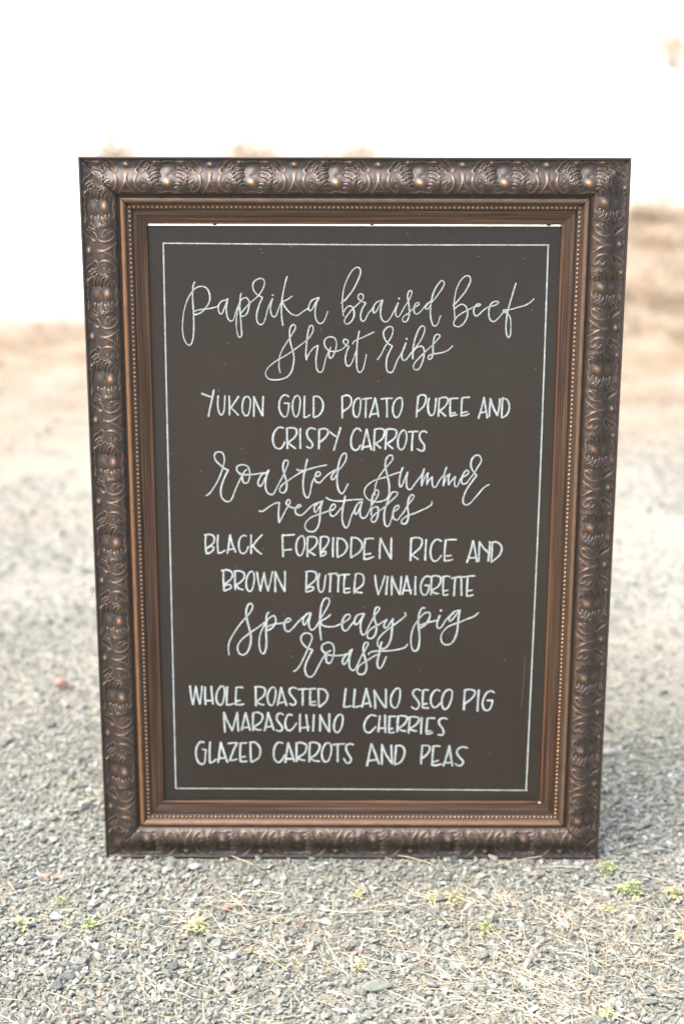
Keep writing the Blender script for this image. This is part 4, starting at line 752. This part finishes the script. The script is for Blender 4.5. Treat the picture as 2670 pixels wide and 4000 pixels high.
GREEN = mat_plant('weed_green', (.26, .33, .14), (.48, .52, .28)); YEL = mat_plant('weed_yellow_green', (.42, .43, .22), (.62, .58, .36))
def weed(x, y, size, nleaf, mat, label, seed, blades=0):
    size *= 1.15; r = random.Random(seed); V, F = [], []
    for i in range(int(nleaf * 2.2)):
        a = r.uniform(0, 6.28); d = size * (.05 + r.random() ** .6 * 1.1) * (.7 + .3 * math.sin(3 * a + seed)); L_ = size * r.uniform(.12, .26); w = L_ * r.uniform(.40, .62)
        cx, cy, cz = d * .5 * math.cos(a), d * .5 * math.sin(a), size * r.uniform(.05, .40) * (1.1 - d / size * .6)
        b = a + r.gauss(0, 1.3); ux, uy = math.cos(b), math.sin(b); k = len(V); up = r.uniform(-.1, .5)
        for f, ww in ((0, .15), (.35, 1), (.7, .8), (1, .05)):
            for sg in (-1, 0, 1):
                V.append((cx + ux * L_ * f - uy * w * ww * sg * .5, cy + uy * L_ * f + ux * w * ww * sg * .5, cz + up * L_ * f - .25 * L_ * f * f + abs(sg) * .12 * w * ww))
        for j in range(3):
            for g in range(2): q = k + j * 3 + g; F.append((q, q + 1, q + 4, q + 3))
        # stem
        k = len(V); V += [(0, 0, -.002), (.0012, 0, -.002), (cx + .0008, cy, cz), (cx, cy, cz + .0006)]; F.append((k, k + 1, k + 2, k + 3))
    for i in range(blades):
        a = r.uniform(0, 6.28); hh = size * r.uniform(.6, 1.2); ln = size * r.uniform(.1, .9); k = len(V); w = .0009
        for f in (0, .4, .75, 1):
            x_, y_, z_ = math.cos(a) * ln * f * f, math.sin(a) * ln * f * f, hh * (f - .3 * f * f)
            V += [(x_ - math.sin(a) * w * (1 - .85 * f), y_ + math.cos(a) * w * (1 - .85 * f), z_), (x_ + math.sin(a) * w * (1 - .85 * f), y_ - math.cos(a) * w * (1 - .85 * f), z_)]
        for j in range(3): q = k + 2 * j; F.append((q, q + 1, q + 3, q + 2))
    o = link('weed', mesh('weed', V, F), mat); o.location = (x, y, float(gh(x, y)) + .003)
    tag(o, label, 'weed', 'small weeds growing in the gravel'); return o
for x, y, size, nl, bl, kind, label, seed in [
    (-0.483, -0.134, 0.02, 16, 0, 'g', 'small bright green weed alone on the left gravel below the sign corner', 300),
    (-0.535, -0.202, 0.034, 22, 4, 'y', 'pale yellow green weed clump at the far left edge of the gravel', 301),
    (-0.502, -0.179, 0.016, 10, 0, 'y', 'tiny yellow weed just right of the far left clump', 302),
    (-0.465, -0.197, 0.014, 9, 0, 'y', 'tiny pale weed between the two left yellow clumps', 303),
    (-0.425, -0.204, 0.028, 22, 3, 'g', 'green weed with yellow tips among straw, left foreground', 304),
    (-0.25, -0.212, 0.036, 26, 14, 'y', 'spreading grassy weed mixed with straw, left of centre', 305),
    (-0.159, -0.267, 0.014, 9, 0, 'y', 'tiny round yellow green weed below the board centre', 306),
    (0.008, -0.119, 0.022, 14, 4, 'y', 'pale yellow weed tuft below the middle of the sign', 307),
    (0.134, -0.125, 0.022, 14, 6, 'y', 'faint yellow green tuft at the left end of the straw patch', 308),
    (0.168, -0.126, 0.03, 20, 8, 'y', 'yellow green tuft in the straw right of centre', 309),
    (0.213, -0.211, 0.03, 16, 10, 'g', 'upright light green weed in the right middle foreground', 310),
    (0.01, -0.307, 0.024, 16, 3, 'y', 'yellow green weed low in the centre beside small stones', 311),
    (0.442, -0.038, 0.034, 20, 6, 'g', 'green weed just outside the lower right frame corner', 312),
    (0.468, -0.1, 0.04, 34, 4, 'g', 'largest leafy green weed on the right side', 313),
    (0.421, -0.155, 0.026, 20, 4, 'y', 'yellow green weed next to a white pebble on the right', 314),
    (0.54, -0.113, 0.034, 24, 4, 'y', 'yellow weed clump cut by the right photo edge', 315),
    (0.523, -0.237, 0.03, 18, 6, 'y', 'yellow weed low on the right photo edge', 316),
    (0.37, -0.421, 0.03, 16, 4, 'y', 'pale weed at the bottom edge on the right', 317),
    (-0.218, -0.381, 0.014, 10, 0, 'g', 'tiny green sprig at the bottom left of centre', 318),
]: weed(x, y, size, nl, GREEN if kind == 'g' else YEL, label, seed, bl)

BUSH = mat_plant('dry_bush_leaf', (.30, .23, .15), (.46, .37, .26)); TWIG = mat_plant('dry_twig', (.30, .23, .16), (.42, .33, .24))
def bush(x, y, w, h, nleaf, label, seed, name='dry_bush'):
    r = random.Random(seed); root = bpy.data.objects.new(name, None); COL.objects.link(root); root.location = (x, y, float(gh(x, y)) - .03)
    tag(root, label, 'bush'); V, F = [], []; TV, TF = [], []; tips = []
    for i in range(18):
        a = r.uniform(0, 6.28); sp = w * .5 * r.uniform(.3, 1); hh = h * r.uniform(.5, .95) * (1 - .35 * (sp / (w * .5)) ** 2); pts = []
        for f in (0, .35, .7, 1): pts.append(Vector((math.cos(a) * sp * f ** 1.2 + r.gauss(0, .02), math.sin(a) * sp * f ** 1.2 + r.gauss(0, .02), hh * f)))
        tips += pts[2:] + [pts[1] * .5 + pts[2] * .5]
        k = len(TV)
        for j, p in enumerate(pts):
            rr = .010 * (1 - .25 * j)
            for q in range(3): TV.append((p.x + rr * math.cos(q * 2.09), p.y + rr * math.sin(q * 2.09), p.z))
            if j:
                for q in range(3): b = k + (j - 1) * 3; TF.append((b + q, b + (q + 1) % 3, b + 3 + (q + 1) % 3, b + 3 + q))
    for i in range(nleaf):
        p = r.choice(tips) + Vector((r.gauss(0, w * .11), r.gauss(0, w * .11), r.gauss(0, h * .10))); L_ = r.uniform(.04, .085)
        u = Vector((r.gauss(0, 1), r.gauss(0, 1), r.gauss(0, 1))).normalized() * L_; v = u.orthogonal().normalized() * L_ * .35; k = len(V)
        V += [p - u * .5, p + v, p + u * .5, p - v]; F.append((k, k + 1, k + 2, k + 3))
    link('foliage', mesh('foliage', V, F), BUSH, root); link('stems', mesh('stems', TV, TF), TWIG, root)
for a in [
    (-2.2, 12.0, 0.7, 0.62, 330, 'pale dry bush far behind the top left of the frame', 1),
    (-1.0, 12.6, 1.0, 0.5, 420, 'low dry bush far behind the left half of the top rail', 2),
    (0.1, 12.7, 1.3, 0.46, 420, 'low dry bush far behind the middle of the top rail', 3),
    (5.0, 20.5, 1.6, 0.95, 700, 'dry bush on the hillside in the top right corner', 4),
]: bush(*a)
